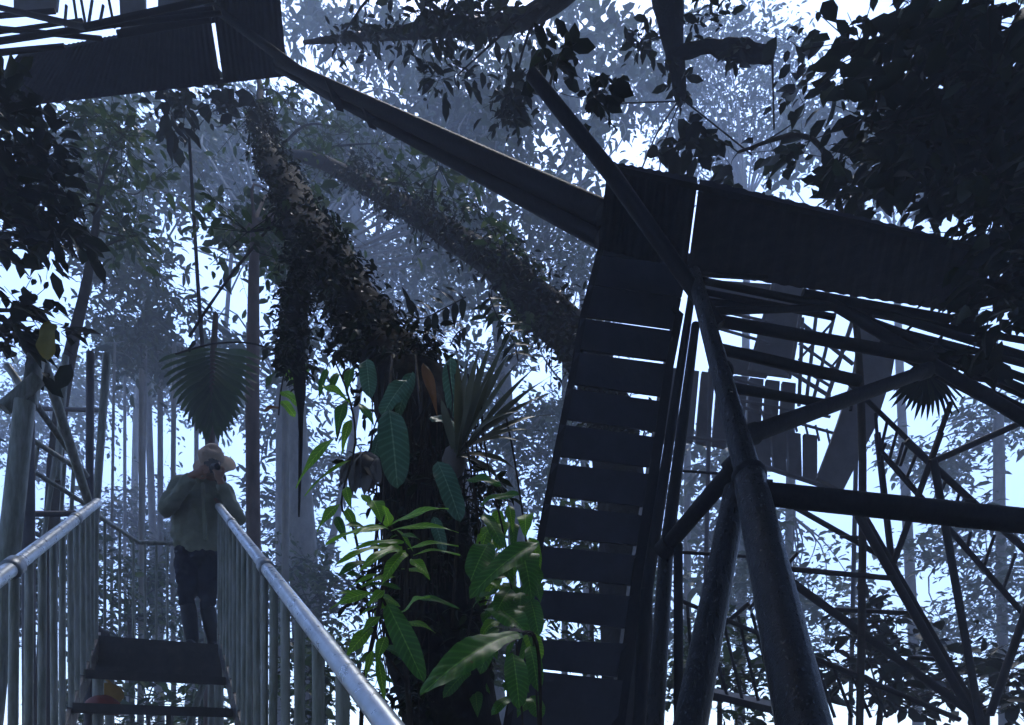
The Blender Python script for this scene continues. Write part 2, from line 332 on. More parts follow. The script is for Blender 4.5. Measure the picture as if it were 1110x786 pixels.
def tree(name, label, cat, path, crown, leafm, barkm, size, group=None, jitter=0.08, n_twig=7, n_leaf=7, aspect=0.42, limb=0.5, twig_mesh=True, seg=12, sag=0.35, gaps=True, foliage='crown', stem='trunk', extra=None, tau=1.3):
    """path: [(px, py, Y, width px)] from the ground up; crown: [(cx, cy, rx, ry, Y0, Y1, count, clump radius m)]"""
    path = [(a, b, FY(c), d) for a, b, c, d in path]
    k0 = FY(crown[0][4]) / crown[0][4]; size = size * (1 + (k0 - 1) * 0.85)
    crown = [(a, b, c, d, FY(e), FY(f), n_, r * FY(e) / e) for a, b, c, d, e, f, n_, r in crown]
    SEED[0] += 1; g = np.random.default_rng(SEED[0])
    pts = [P(a, b, c) for a, b, c, _ in path]; rad = [wid(d, c) / 2 for a, b, c, d in path]
    base = pts[0].copy()
    if base.z > -0.05 and stem == 'trunk':                          # carry the trunk down to the ground
        pts.insert(0, Vector((base.x + (base.x - pts[1].x) * 0.05, base.y, -0.15))); rad.insert(0, rad[0] * 1.15)
    root = thing(name, (pts[0].x, pts[0].y, max(0, pts[0].z)), label, cat, group)
    sp = smooth_path(pts, 5); sr = lerp_list(rad, 5)
    mb = MB(); mb.tube(sp, sr, seg, jitter, 3.0)
    cl, cr = [], []
    for cx, cy, rx, ry, Y0, Y1, cnt, r in crown:
        Ym = (Y0 + Y1) / 2
        lpx = (size * FPX / Ym) ** 2 * aspect * 0.36 * n_twig * n_leaf
        cnt = max(2, int(round(tau * math.pi * (rx + r * FPX / Ym * 0.5) * (ry + r * FPX / Ym * 0.5) / lpx)))
        k = 0; tries = 0
        while k < cnt and tries < cnt * 12:
            tries += 1
            a = g.random() * 2 * math.pi; q = math.sqrt(g.random())
            px, py = cx + rx * q * math.cos(a), cy + ry * q * math.sin(a)
            if gaps and in_gap(px, py, r * FPX / Ym * 0.45): continue
            Y = Y0 + (Y1 - Y0) * g.random()
            p = P(px, py, Y)
            if p.z > 50: p.z = 50
            cl.append(p); cr.append(r * (0.65 + 0.7 * g.random())); k += 1
    # limbs from the upper trunk to the clumps
    up = sp[max(1, int(len(sp) * 0.45)):]; ur = sr[max(1, int(len(sp) * 0.45)):]
    for c, r in zip(cl, cr):
        if g.random() > limb: continue
        j = min(range(len(up)), key=lambda i: (up[i] - c).length + (0.8 * max(0, up[i].z - c.z)))
        a = up[j]; mid = (a + c) / 2 + Vector((g.normal() * 0.12, g.normal() * 0.12, 0.10)) * (c - a).length
        lr = min(ur[j] * 0.5, 0.012 * (c - a).length + 0.01, 0.045)
        mb.tube(smooth_path([a, mid, c], 4), lerp_list([lr, lr * 0.6, lr * 0.25], 4), 6, 0.1, 5, cap=False)
    tw = [] if twig_mesh else None
    V, Q, T = leaf_cloud(cl, cr, n_twig, n_leaf, size, aspect, sag, SEED[0], tw)
    if tw:
        for a, b in tw:
            a = Vector(a); b = Vector(b); rr = min(0.006, (b - a).length * 0.012)
            mb.tube([a, b], [rr, rr * 0.5], 3, cap=False)
    mb.build(stem, barkm, root)
    if extra: extra(root)
    fm = MB(); fm.np_quads(V, Q); fm.f.extend(map(tuple, T.tolist()))
    fm.build(foliage, leafm, root)
    return root
# ================================================================== lower staircase with railings
DV = Vector((-0.492, 1.0, 0.463)); ALONG = Vector((-0.492, 1.0, 0)).normalized(); SIDE = Vector((ALONG.y, -ALONG.x, 0))
TR, TL = P(238, 550, 5.6), P(105, 545, 5.2)
LZ = CAMZ + 0.98                                   # top of the landing
st = thing('metal_staircase', (-2.2, 4.0, 0), 'galvanised open staircase rising to a landing with the person on it', 'staircase')
for T, tmax, b0, nm in ((TR, 4.45, 0.02, 'right'), (TL, 3.3, 0.02, 'left')):
    m = MB(); A = T + DV * 0.04; B = T - DV * tmax
    m.tube([A, B], [0.031, 0.024], 16); m.build('handrail', M['rail'], st)
    for tc in (1.15, 2.75):
        q = T - DV * tc; m = MB(); m.tube([q - DV * .055, q - DV * .05, q + DV * .05, q + DV * .055], [0.027, 0.034, 0.034, 0.027], 16); m.build('rail_coupling', M['galv'], st)
    k = 0; step = 0.27; t = b0
    while t < tmax:
        p = T - DV * t; dz = 0.012
        a = p + Vector((0, 0, -0.02)); b = p + Vector((random.uniform(-.006, .006), random.uniform(-.006, .006), -1.06))
        m = MB(); m.tube([a, b], [0.0165, 0.0165], 8); m.build('baluster', M['slat'], st)
        t += step * random.uniform(0.95, 1.05)
    m = MB(); A = T + Vector((0, 0, -1.09)) + DV * 0.15; B = T - DV * tmax + Vector((0, 0, -1.09))
    mid, h = (A + B) / 2, (A - B) / 2
    m.box(mid, h, SIDE * 0.012, Vector((0, 0, 0.075))); m.build('stringer', M['rust'], st)
def stair_pt(t, s):     # s 0 = left string, 1 = right string, at tread height under the rail
    a = TL - DV * t; b = TR - DV * (t + 0.0); p = a.lerp(b, s); return Vector((p.x, p.y, 0))
m = MB(); e0, e1 = stair_pt(0, -0.06), stair_pt(0, 1.02)
for i in range(1): 
    a, b = e0.copy(), e1.copy(); a.z = b.z = LZ - 0.02
    m.slab([a, b, b + ALONG * 1.45, a + ALONG * 1.45], 0.04)
m.build('landing_plate', M['rust'], st)
m = MB(); a, b = e0.copy(), e1.copy(); a.z = b.z = LZ - 0.135; m.box((a + b) / 2 - ALONG * 0.006, (b - a) / 2, ALONG * 0.006, Vector((0, 0, 0.128))); m.build('fascia_board', M['rust'], st)
for t, z in ((0.845, 0.589), (1.403, 0.33), (1.96, 0.075), (2.5, -0.18), (3.0, -0.42)):
    m = MB(); a, b = stair_pt(t, 0.02), stair_pt(t, 0.98); a.z = b.z = CAMZ + z
    c = (a + b) / 2 + ALONG * 0.10
    m.box(c, (b - a) / 2, ALONG * 0.11, Vector((0, 0, 0.016)))
    m.box((a + b) / 2 - Vector((0, 0, 0.012)) - ALONG * 0.012, (b - a) / 2, ALONG * 0.010, Vector((0, 0, 0.028))); m.build('tread', M['rust'], st)
# back rail of the landing
bp = [P(103, 557, 5.9), P(150, 588, 6.9), P(186, 589, 7.1), P(232, 589, 7.1)]
m = MB(); m.tube(bp, [0.022] * 4, 10); m.build('landing_rail', M['slat'], st)
for a, b, n_ in ((bp[0], bp[1], 3), (bp[1], bp[2], 3), (bp[2], bp[3], 2)):
    for k in range(n_):
        p = a.lerp(b, (k + 0.6) / n_); bar('landing_baluster', st, p, Vector((p.x, p.y, LZ - 0.02)), 0.013, M['slat'])
for s_, lx in ((0.0, 1.2), (1.0, 1.2), (0.0, 0.1), (1.0, 0.1)):
    a = stair_pt(0, s_) + ALONG * lx; a.z = LZ - 0.04; b = a.copy(); b.z = -0.3; bar('support_post', st, a, b, 0.04, M['slat'])
a = stair_pt(0, 0.05) + ALONG * 0.7; a.z = 0.1; b = stair_pt(0, 0.95) + ALONG * 0.9; b.z = LZ - 0.1
bar('diagonal_brace', st, a, b, 0.03, M['slat'])

# small things round the landing
tg = thing('plastic_helmet', P(112, 764, 5.3), 'orange red rounded plastic helmet seen under the lower stair tread', 'helmet')
m = MB(); c = P(112, 772, 5.3); seg = 20
vs = [];
for i in range(8):
    ph = (math.pi / 2) * i / 7
    for k in range(seg):
        th = 2 * math.pi * k / seg; vs.append(c + Vector((0.135 * math.cos(th) * math.cos(ph), 0.165 * math.sin(th) * math.cos(ph), 0.13 * math.sin(ph) + 0.004 * math.cos(th * 6))))
m.add(vs, [(i * seg + k, i * seg + (k + 1) % seg, (i + 1) * seg + (k + 1) % seg, (i + 1) * seg + k) for i in range(7) for k in range(seg)])
m.build('shell', M['red'], tg)
m = MB(); m.tube([c + Vector((0.145 * math.cos(a), 0.178 * math.sin(a), 0)) for a in [i * math.pi / 12 for i in range(25)]], [0.012] * 25, 6); m.build('brim', M['red'], tg)
m = MB(); m.slab([P(97, 774, 5.25), P(190, 771, 5.5), P(190, 770.5, 5.9), P(97, 773.5, 5.7)], 0.02); 
for x_ in (103, 184): m.box((P(x_, 770, 5.5).x, 5.5, 1.0), (0.02, 0, 0), (0, 0.02, 0), (0, 0, 1.0))
tag(m.build('storage_shelf', M['rust']), 'low dark shelf under the stair that carries the helmet', 'shelf')
m = MB(); cb = P(112, 756, 5.75); m.ball(cb, 0.16, 0.10, 0.12, 16, 10, lump=0.3); m.tube([cb + Vector((-.08, 0, .1)), cb + Vector((0, 0, .17)), cb + Vector((.08, 0, .1))], [0.012] * 3, 6)
tag(m.build('cloth_bag', M['yellow']), 'yellow cloth bag behind the orange red helmet', 'bag')
m = MB(); c = P(100, 690, 5.75); c.z = LZ + 0.09; m.ball(c, 0.13, 0.10, 0.105, 16, 10, lump=0.35)
m.tube([c + Vector((-.07, 0, .08)), c + Vector((0, -.02, .15)), c + Vector((.07, 0, .07))], [0.012] * 3, 6)
tag(m.build('backpack', M['bag']), 'small black pack lying on the landing by the left railing', 'backpack')

# ================================================================== pipe frame, far left
pf = thing('pipe_frame', (-2.9, 4.5, 0), 'grey scaffold of crossing pipes beside the left stair railing', 'pipe frame')
for a, b, wa, wb, mt in [
    ((27, 436, 4.0), (-12, 800, 4.0), 20, 23, 'slat'), ((4, 443, 4.0), (41, 411, 4.1), 15, 15, 'slat'), ((39, 388, 4.2), (31, 440, 4.1), 17, 17, 'slat'),
    ((30, 455, 4.6), (32, 860, 4.6), 13, 13, 'farsteel'), ((46, 388, 4.5), (96, 545, 5.0), 11, 9, 'slat'), ((71, 386, 6.0), (62, 520, 6.0), 7, 7, 'slat'),
    ((98, 382, 5.3), (95, 820, 5.3), 8, 8, 'farsteel'), ((116, 384, 5.5), (99, 620, 5.5), 8, 8, 'slat'), ((46, 443, 6.0), (110, 445, 5.6), 4.5, 4.5, 'farsteel'),
    ((33, 430, 4.4), (94, 516, 5.2), 7, 6, 'slat'), ((34, 476, 5.6), (88, 511, 6.0), 6, 5, 'slat'), ((38, 512, 5.6), (92, 546, 6.0), 5, 5, 'slat'),
    ((10, 557, 4.8), (84, 557, 5.2), 7, 6, 'farsteel'), ((41, 484, 5.7), (36, 520, 5.7), 4, 4, 'slat'), ((60, 496, 5.8), (47, 585, 5.8), 5, 5, 'slat'),
    ((70, 503, 5.9), (66, 560, 5.9), 4, 4, 'slat'), ((80, 508, 5.9), (77, 560, 5.9), 4, 4, 'slat'), ((8, 397, 5.2), (24, 420, 5.2), 8, 8, 'slat'), ((12, 462, 5.4), (34, 474, 5.4), 6, 6, 'slat')]:
    pipe('pipe', pf, a, b, wa, wb, M[mt])

# ================================================================== walkway above, top left
rw = thing('raised_walkway', (-2.5, 6.2, 0), 'dark sheet metal walkway overhead, upper left, with a slit between two sheets', 'walkway')
def flat(px, py, z): return P(px, py, (z - CAMZ) * FPX / (HOR - py))
WZ = CAMZ + 6.2
def corr_sheet(par, name, c, n_, amp, mat):
    """ribbed sheet: corners a (far left), b (far right), d (near right), e (near left)"""
    a, b, d, e = c; m = MB(); up = Vector((0, 0, 1))
    for j in range(2):
        for i in range(n_ + 1):
            u = i / n_; p = (a.lerp(b, u) if j == 0 else e.lerp(d, u)) + up * (amp * (1 if (i // 2) % 2 else -1)); m.v.append(tuple(p))
    o = len(m.v)
    m.v += [(x, y, z + 0.03) for x, y, z in m.v[:o]]
    k = n_ + 1
    for i in range(n_):
        m.f += [(i, i + 1, k + i + 1, k + i), (o + i, o + k + i, o + k + i + 1, o + i + 1), (i, o + i, o + i + 1, i + 1), (k + i, k + i + 1, o + k + i + 1, o + k + i)]
    return m.build(name, mat, par, smooth=False)
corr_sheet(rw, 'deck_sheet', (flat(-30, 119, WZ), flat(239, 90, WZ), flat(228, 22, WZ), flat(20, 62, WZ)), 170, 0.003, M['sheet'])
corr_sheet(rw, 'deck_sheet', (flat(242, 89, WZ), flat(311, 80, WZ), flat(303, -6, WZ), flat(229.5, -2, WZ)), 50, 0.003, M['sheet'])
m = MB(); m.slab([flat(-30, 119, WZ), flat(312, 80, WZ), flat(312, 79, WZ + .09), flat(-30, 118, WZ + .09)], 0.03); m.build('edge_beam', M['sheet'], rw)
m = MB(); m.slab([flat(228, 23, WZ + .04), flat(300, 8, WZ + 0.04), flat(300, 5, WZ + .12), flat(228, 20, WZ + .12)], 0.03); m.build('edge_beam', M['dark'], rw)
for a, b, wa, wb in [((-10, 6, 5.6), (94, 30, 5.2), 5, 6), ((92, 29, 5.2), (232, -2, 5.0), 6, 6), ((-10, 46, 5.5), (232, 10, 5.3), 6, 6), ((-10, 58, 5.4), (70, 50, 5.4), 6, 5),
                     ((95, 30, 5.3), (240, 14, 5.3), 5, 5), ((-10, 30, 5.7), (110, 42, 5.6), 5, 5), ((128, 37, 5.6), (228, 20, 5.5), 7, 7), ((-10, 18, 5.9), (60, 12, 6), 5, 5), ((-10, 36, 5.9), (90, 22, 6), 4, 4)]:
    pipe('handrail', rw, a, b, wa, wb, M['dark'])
for x0, y0, x1, y1 in [(72, 6, 70, 28), (80, 0, 84, 28), (88, 0, 93, 28), (112, 6, 108, 26), (118, 0, 124, 30), (100, 0, 96, 26)]:
    pipe('upright', rw, (x0, y0, 6.3), (x1, y1, 6.3), 3, 3, M['farsteel'])
for q in ([(16, -6), (64, -6), (62, 12), (16, 14)], [(130, -6), (158, -6), (158, 34), (132, 40)], [(172, -6), (230, -6), (222, 12), (172, 24)]):
    m = MB(); m.slab([P(x, y, 8.5) for x, y in q], 0.04); m.build('upper_panel', M['farsteel'], rw)
for s in (-0.8, 0.75):       # hangers that carry it
    bar('support_post', rw, flat(20, 62, WZ) + Vector((s - 3.2, 0.2, 0.02)), Vector((flat(20, 62, WZ).x + s - 3.2, 6.3, -0.3)), 0.05, M['dark'])
hr = thing('diagonal_handrail', P(600, 232, 4.3), 'long double black pipe running down from the dark overhead walkway to the steep stair', 'handrail')
pipe('thin_pipe', hr, (218, -2, 5.7), (362, 105, 5.3), 8, 11, M['dark'])
pipe('upper_pipe', hr, (300, 66, 5.5), (654, 232, 4.28), 9, 26, M['dark'])
pipe('lower_pipe', hr, (300, 74, 5.6), (652, 258, 4.36), 6, 22, M['dark'])
for px, py, Y in ((362, 100, 5.25), (398, 119, 5.15), (520, 175, 4.75)):
    m = MB(); A, B = P(px - 4, py - 6, Y), P(px + 5, py + 14, Y); m.box((A + B) / 2, Vector((0.03, 0, -0.01)), Vector((0, 0.05, 0)), (B - A) / 2); m.build('clamp', M['dark'], hr)

# ================================================================== steep stair seen from below
ss = thing('steep_stair', (0.6, 4.2, 0), 'black steep stair of closed steps with thin bright slots, seen from below', 'staircase')
def lx(py):
    T = [(180, 658), (202, 657), (267, 650), (280, 645), (314, 637), (342, 630), (396, 621), (428, 613), (470, 606), (500, 599), (540, 592), (660, 570), (778, 549), (900, 527)]
    for (y0, x0), (y1, x1) in zip(T, T[1:]):
        if y0 <= py <= y1: return x0 + (x1 - x0) * (py - y0) / (y1 - y0)
    return T[-1][1]
def rx(py):
    T = [(270, 746), (290, 744), (314, 738), (358, 729), (395, 722), (433, 716), (473, 711), (510, 705), (552, 699), (594, 692), (637, 686), (690, 679), (778, 667), (900, 651)]
    for (y0, x0), (y1, x1) in zip(T, T[1:]):
        if y0 <= py <= y1: return x0 + (x1 - x0) * (py - y0) / (y1 - y0)
    return T[-1][1]
def YS(py): return 4.22 - 0.45 * (py - 290) / 490
gaps_ = [(277, 287, 1, 2), (309, 323, 1, 2), (343, 357, 3, 3), (379, 392, 4, 4), (416, 430, 6, 6), (454, 468, 7, 7), (494, 507, 9, 8), (537, 550, 10, 10), (581, 592, 11, 11), (625, 635, 14, 12), (668, 682, 25, 16)]
edges = [(262, 276, 0, 0)] + gaps_ + [(722, 735, 3, 3), (800, 805, 0, 0)]
for k in range(len(edges) - 1):
    a, b = edges[k], edges[k + 1]
    tl, tr, bl, br = a[0] + a[2], a[1] + a[3], b[0], b[1]
    yt, yb = YS((tl + tr) / 2), YS((bl + br) / 2)
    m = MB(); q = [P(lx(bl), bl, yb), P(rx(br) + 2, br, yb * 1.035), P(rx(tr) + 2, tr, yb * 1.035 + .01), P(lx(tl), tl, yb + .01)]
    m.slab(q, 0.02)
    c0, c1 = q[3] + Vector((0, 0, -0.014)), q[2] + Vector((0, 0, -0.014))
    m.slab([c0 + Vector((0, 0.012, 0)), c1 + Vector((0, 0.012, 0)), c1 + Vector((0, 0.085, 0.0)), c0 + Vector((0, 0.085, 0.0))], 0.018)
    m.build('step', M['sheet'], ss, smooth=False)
for f, o, w0, w1 in ((lx, 2, 7, 9), (rx, 4, 8, 16)):
    ys = [268, 340, 400, 470, 540, 600, 700, 800, 895]
    m = MB()
    for y0, y1 in zip(ys, ys[1:]):
        k = 1.0 if f is lx else 1.035
        h = w0 / 2 + (w1 - w0) / 2 * (y0 - 268) / 500
        A = [P(f(y0) + o - h, y0, YS(y0) * k - .03), P(f(y0) + o + h, y0, YS(y0) * k - .03), P(f(y1) + o + h, y1, YS(y1) * k - .03), P(f(y1) + o - h, y1, YS(y1) * k - .03)]
        m.v += [tuple(v) for v in A] + [(v.x, v.y + 0.16, v.z) for v in A]; b_ = len(m.v) - 8
        m.f += [(b_ + 3, b_ + 2, b_ + 1, b_), (b_ + 4, b_ + 5, b_ + 6, b_ + 7), (b_, b_ + 4, b_ + 7, b_ + 3), (b_ + 1, b_ + 2, b_ + 6, b_ + 5), (b_, b_ + 1, b_ + 5, b_ + 4), (b_ + 2, b_ + 3, b_ + 7, b_ + 6)]
    m.build('stringer', M['dark'], ss, smooth=False)
DZ = CAMZ + 3.02
corr_sheet(ss, 'landing_plate', (flat(649, 270, DZ), flat(744, 292, DZ), flat(756, 199, DZ), flat(659, 181, DZ)), 40, 0.003, M['sheet'])
corr_sheet(ss, 'deck_plate', (flat(746, 293, DZ), flat(1060, 342, DZ), flat(1075, 274, DZ), flat(758.5, 200, DZ)), 80, 0.003, M['sheet'])
m = MB(); m.slab([flat(657, 181, DZ - .03), flat(1076, 274, DZ - .03), flat(1076, 273.5, DZ + .05), flat(657, 180.5, DZ + .05)], 0.025); m.build('edge_strip', M['dark'], ss)
pipe('handrail', ss, (576, 80, 3.35), (664, 190, 3.35), 14, 17, M['dark']); pipe('handrail', ss, (664, 190, 3.35), (780, 354, 3.3), 17, 15, M['dark'])
pipe('handrail', ss, (646, 166, 3.5), (664, 192, 3.45), 6, 6, M['galv'])
pipe('side_pipe', ss, (750, 318, 4.2), (701, 640, 4.0), 8, 14, M['dark']); pipe('side_pipe', ss, (701, 640, 4.0), (686, 890, 3.9), 14, 15, M['dark'])

# ================================================================== tower frame
tf = thing('tower_frame', (1.3, 2.6, 0), 'black tubular tower frame with a thick glossy raking leg', 'tower')
for a, b, wa, wb, nm in [
    ((752, 296, 3.35), (812, 518, 2.75), 14, 28, 'leg'), ((812, 516, 2.75), (890, 875, 1.85), 33, 66, 'leg'), ((798, 530, 2.9), (736, 850, 2.6), 26, 40, 'leg'),
    ((754, 352, 3.6), (722, 600, 3.3), 9, 15, 'leg'), ((722, 598, 3.3), (704, 875, 3.1), 16, 22, 'leg'), ((735, 590, 3.2), (736, 875, 3.1), 10, 11, 'upright'),
    ((718, 598, 3.25), (802, 500, 2.85), 17, 20, 'brace'), ((806, 474, 2.85), (1006, 401, 3.5), 20, 13, 'brace'), ((816, 534, 2.7), (1330, 588, 2.5), 25, 28, 'beam'),
    ((768, 346, 3.3), (1010, 389, 3.7), 12, 13, 'beam'), ((775, 377, 3.3), (930, 413, 3.7), 11, 12, 'beam'), ((784, 419, 3.3), (892, 437, 3.6), 11, 9, 'beam'),
    ((750, 302, 3.7), (908, 334, 4.0), 7, 8, 'crosspiece'), ((752, 314, 3.8), (904, 344, 4.0), 6, 7, 'crosspiece'), ((765, 338, 3.7), (908, 333, 4.0), 8, 7, 'crosspiece'), ((752, 326, 3.8), (860, 335, 4.0), 7, 6, 'crosspiece'), ((750, 297, 3.7), (830, 301, 4.0), 5, 6, 'crosspiece'),
    ((896, 326, 4.0), (1150, 478, 3.7), 10, 14, 'handrail'), ((890, 320, 4.2), (1150, 398, 4.1), 7, 9, 'handrail'), ((910, 335, 4.2), (1150, 425, 4.1), 6, 8, 'handrail'), ((925, 345, 4.2), (1150, 446, 4.1), 6, 8, 'handrail'),
    ((940, 350, 4.2), (1150, 405, 4.0), 6, 7, 'handrail'), ((955, 368, 4.1), (1150, 462, 4.0), 6, 7, 'handrail'), ((905, 330, 4.1), (1150, 440, 4.0), 6, 8, 'handrail'), ((930, 338, 4.3), (1150, 376, 4.2), 6, 7, 'handrail'), ((980, 388, 4.0), (1150, 476, 3.9), 6, 8, 'handrail'), ((870, 318, 4.1), (1030, 346, 4.2), 9, 9, 'handrail'),
    ((946, 340, 4.2), (938, 356, 4.1), 3, 3, 'baluster'), ((990, 352, 4.2), (968, 372, 4.0), 3, 3, 'baluster'), ((1020, 366, 4.2), (1000, 388, 3.9), 4, 4, 'baluster'), ((1050, 380, 4.2), (1035, 405, 3.9), 4, 4, 'baluster'), ((1085, 390, 4.2), (1075, 430, 3.9), 4, 4, 'baluster')]:
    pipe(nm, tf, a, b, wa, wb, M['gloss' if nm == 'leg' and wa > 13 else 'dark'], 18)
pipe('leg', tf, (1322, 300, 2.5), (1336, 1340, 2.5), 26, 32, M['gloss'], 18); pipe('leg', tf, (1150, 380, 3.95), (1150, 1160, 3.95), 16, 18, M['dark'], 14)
for px, py, Y, wd in ((812, 517, 2.75, 37), (783, 404, 3.05, 24)):
    m = MB(); c = P(px, py, Y); ax = (P(812, 516, 2.75) - P(890, 875, 1.85)).normalized(); r = wid(wd, Y) / 2
    m.tube([c - ax * .025, c - ax * .012, c + ax * .012, c + ax * .025], [r * .9, r, r, r * .9], 18); m.build('collar', M['dark'], tf)

for a, b, w_ in [((790, 512, 2.88), (803, 499, 2.84), 25), ((804, 475, 2.86), (818, 470, 2.89), 24), ((820, 535, 2.7), (834, 536.5, 2.69), 31), ((718, 598, 3.25), (727, 588, 3.2), 22), ((992, 406, 3.47), (1006, 401, 3.5), 17), ((1040, 556, 2.63), (1052, 557, 2.62), 30)]:
    pipe('sleeve', tf, a, b, w_, w_, M['dark'], 16)
# ================================================================== far lattice and railings, lower right
lt = thing('lattice_flight', (2.6, 5.2, 0), 'thin braced pipe lattice and railings behind the thick tower beam', 'lattice')
for a, b, w_, nm in [
    ((911, 406), (1008, 500), 5, 'rail'), ((951, 470), (967, 612), 7, 'strut'), ((1020, 470), (968, 612), 7, 'strut'), ((982, 478), (1140, 622), 7, 'rail'), ((955, 490), (1140, 700), 6, 'rail'),
    ((1012, 500), (1064, 790), 8, 'strut'), ((1008, 502), (1130, 448), 7, 'rail'), ((1008, 500), (1031, 436), 6, 'strut'), ((930, 558), (1062, 790), 9, 'strut'), ((936, 556), (1070, 788), 5, 'strut'),
    ((862, 550), (968, 610), 6, 'strut'), ((911, 582), (945, 583), 4, 'rung'), ((846, 616), (968, 627), 6, 'rung'), ((904, 661), (993, 665), 5, 'rung'), ((985, 713), (1026, 715), 5, 'rung'),
    ((846, 622), (1060, 778), 9, 'strut'), ((872, 709), (1040, 780), 6, 'rail'), ((1073, 775), (1115, 655), 9, 'strut'),
    ((864, 600), (812, 660), 4, 'strut'), ((730, 598), (850, 606), 4, 'rung'), ((730, 510), (790, 514), 3, 'rung'), ((735, 650), (830, 690), 5, 'rail'), ((812, 654), (770, 690), 5, 'rail')]:
    Y = 5.2; pipe(nm, lt, (*a, Y + random.uniform(-.15, .15)), (*b, Y + random.uniform(-.15, .15)), w_, w_, M['dark'], 8)
for x0, y0, x1, y1 in [(960, 481, 955, 493), (979, 480, 972, 504), (995, 488, 983, 518), (1025, 520, 1018, 540), (1052, 577, 1048, 597), (1078, 580, 1066, 616), (1101, 600, 1087, 640), (1040, 535, 1032, 560),
                       (949, 448, 953, 500), (962, 456, 954, 490), (973, 466, 964, 498), (985, 478, 976, 505), (925, 420, 922, 445), (937, 432, 933, 458),
                       (882, 713, 905, 778), (903, 722, 924, 778), (923, 730, 944, 778), (944, 740, 962, 778), (770, 690, 790, 760), (785, 678, 805, 760), (800, 668, 822, 760), (815, 665, 838, 750), (745, 655, 748, 700), (757, 660, 760, 700)]:
    pipe('baluster', lt, (x0, y0, 5.25), (x1, y1, 5.25), 3.5, 3.5, M['dark'], 6)
pipe('post', lt, (1066, 770, 5.2), (1066, 880, 5.2), 12, 12, M['dark']); pipe('post', lt, (735, 640, 5.2), (735, 880, 5.2), 6, 6, M['dark']); pipe('post', lt, (850, 610, 5.3), (850, 880, 5.3), 5, 5, M['dark'])
m = MB(); m.slab([P(735, 745, 5.1), P(845, 772, 5.1), P(845, 765, 6.2), P(735, 740, 6.2)], 0.05); m.build('lower_tread', M['dark'], lt)

# ================================================================== hazy upper platform
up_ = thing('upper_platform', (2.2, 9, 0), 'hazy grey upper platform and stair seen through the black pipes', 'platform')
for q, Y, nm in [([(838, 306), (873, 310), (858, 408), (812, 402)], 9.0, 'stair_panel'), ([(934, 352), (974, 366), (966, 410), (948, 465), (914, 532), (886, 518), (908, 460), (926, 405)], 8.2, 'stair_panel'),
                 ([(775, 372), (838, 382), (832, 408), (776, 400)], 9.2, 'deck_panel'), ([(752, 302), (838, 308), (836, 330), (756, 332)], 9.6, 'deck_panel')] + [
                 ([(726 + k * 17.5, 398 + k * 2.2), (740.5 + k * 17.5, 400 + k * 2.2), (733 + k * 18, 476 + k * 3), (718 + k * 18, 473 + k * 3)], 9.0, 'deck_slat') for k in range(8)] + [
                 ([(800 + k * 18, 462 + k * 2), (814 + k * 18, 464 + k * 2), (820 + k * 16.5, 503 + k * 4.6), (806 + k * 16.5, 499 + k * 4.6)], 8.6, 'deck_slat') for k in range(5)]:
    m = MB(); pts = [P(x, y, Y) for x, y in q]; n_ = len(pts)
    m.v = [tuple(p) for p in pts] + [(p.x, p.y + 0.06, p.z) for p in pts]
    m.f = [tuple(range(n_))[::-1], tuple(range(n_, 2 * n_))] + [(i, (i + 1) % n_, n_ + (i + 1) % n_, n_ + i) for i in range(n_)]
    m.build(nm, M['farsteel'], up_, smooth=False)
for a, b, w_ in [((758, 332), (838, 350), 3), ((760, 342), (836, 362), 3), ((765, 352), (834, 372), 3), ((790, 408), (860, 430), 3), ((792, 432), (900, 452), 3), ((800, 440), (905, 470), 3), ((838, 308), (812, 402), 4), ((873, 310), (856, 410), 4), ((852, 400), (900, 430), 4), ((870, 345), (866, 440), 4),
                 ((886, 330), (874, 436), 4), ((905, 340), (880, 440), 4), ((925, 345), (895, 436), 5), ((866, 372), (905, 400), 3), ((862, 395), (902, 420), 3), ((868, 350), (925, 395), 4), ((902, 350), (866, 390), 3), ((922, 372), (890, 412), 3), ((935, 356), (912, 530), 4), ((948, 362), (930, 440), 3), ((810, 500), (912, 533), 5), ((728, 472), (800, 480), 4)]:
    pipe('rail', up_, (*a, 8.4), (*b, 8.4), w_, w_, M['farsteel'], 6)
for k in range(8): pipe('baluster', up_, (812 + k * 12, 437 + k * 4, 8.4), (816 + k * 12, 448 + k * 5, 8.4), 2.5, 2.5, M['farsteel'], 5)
for x in (770, 930): pipe('support_post', up_, (x, 400, 8.8), (x - 10, 860, 8.8), 5, 5, M['farsteel'], 8)
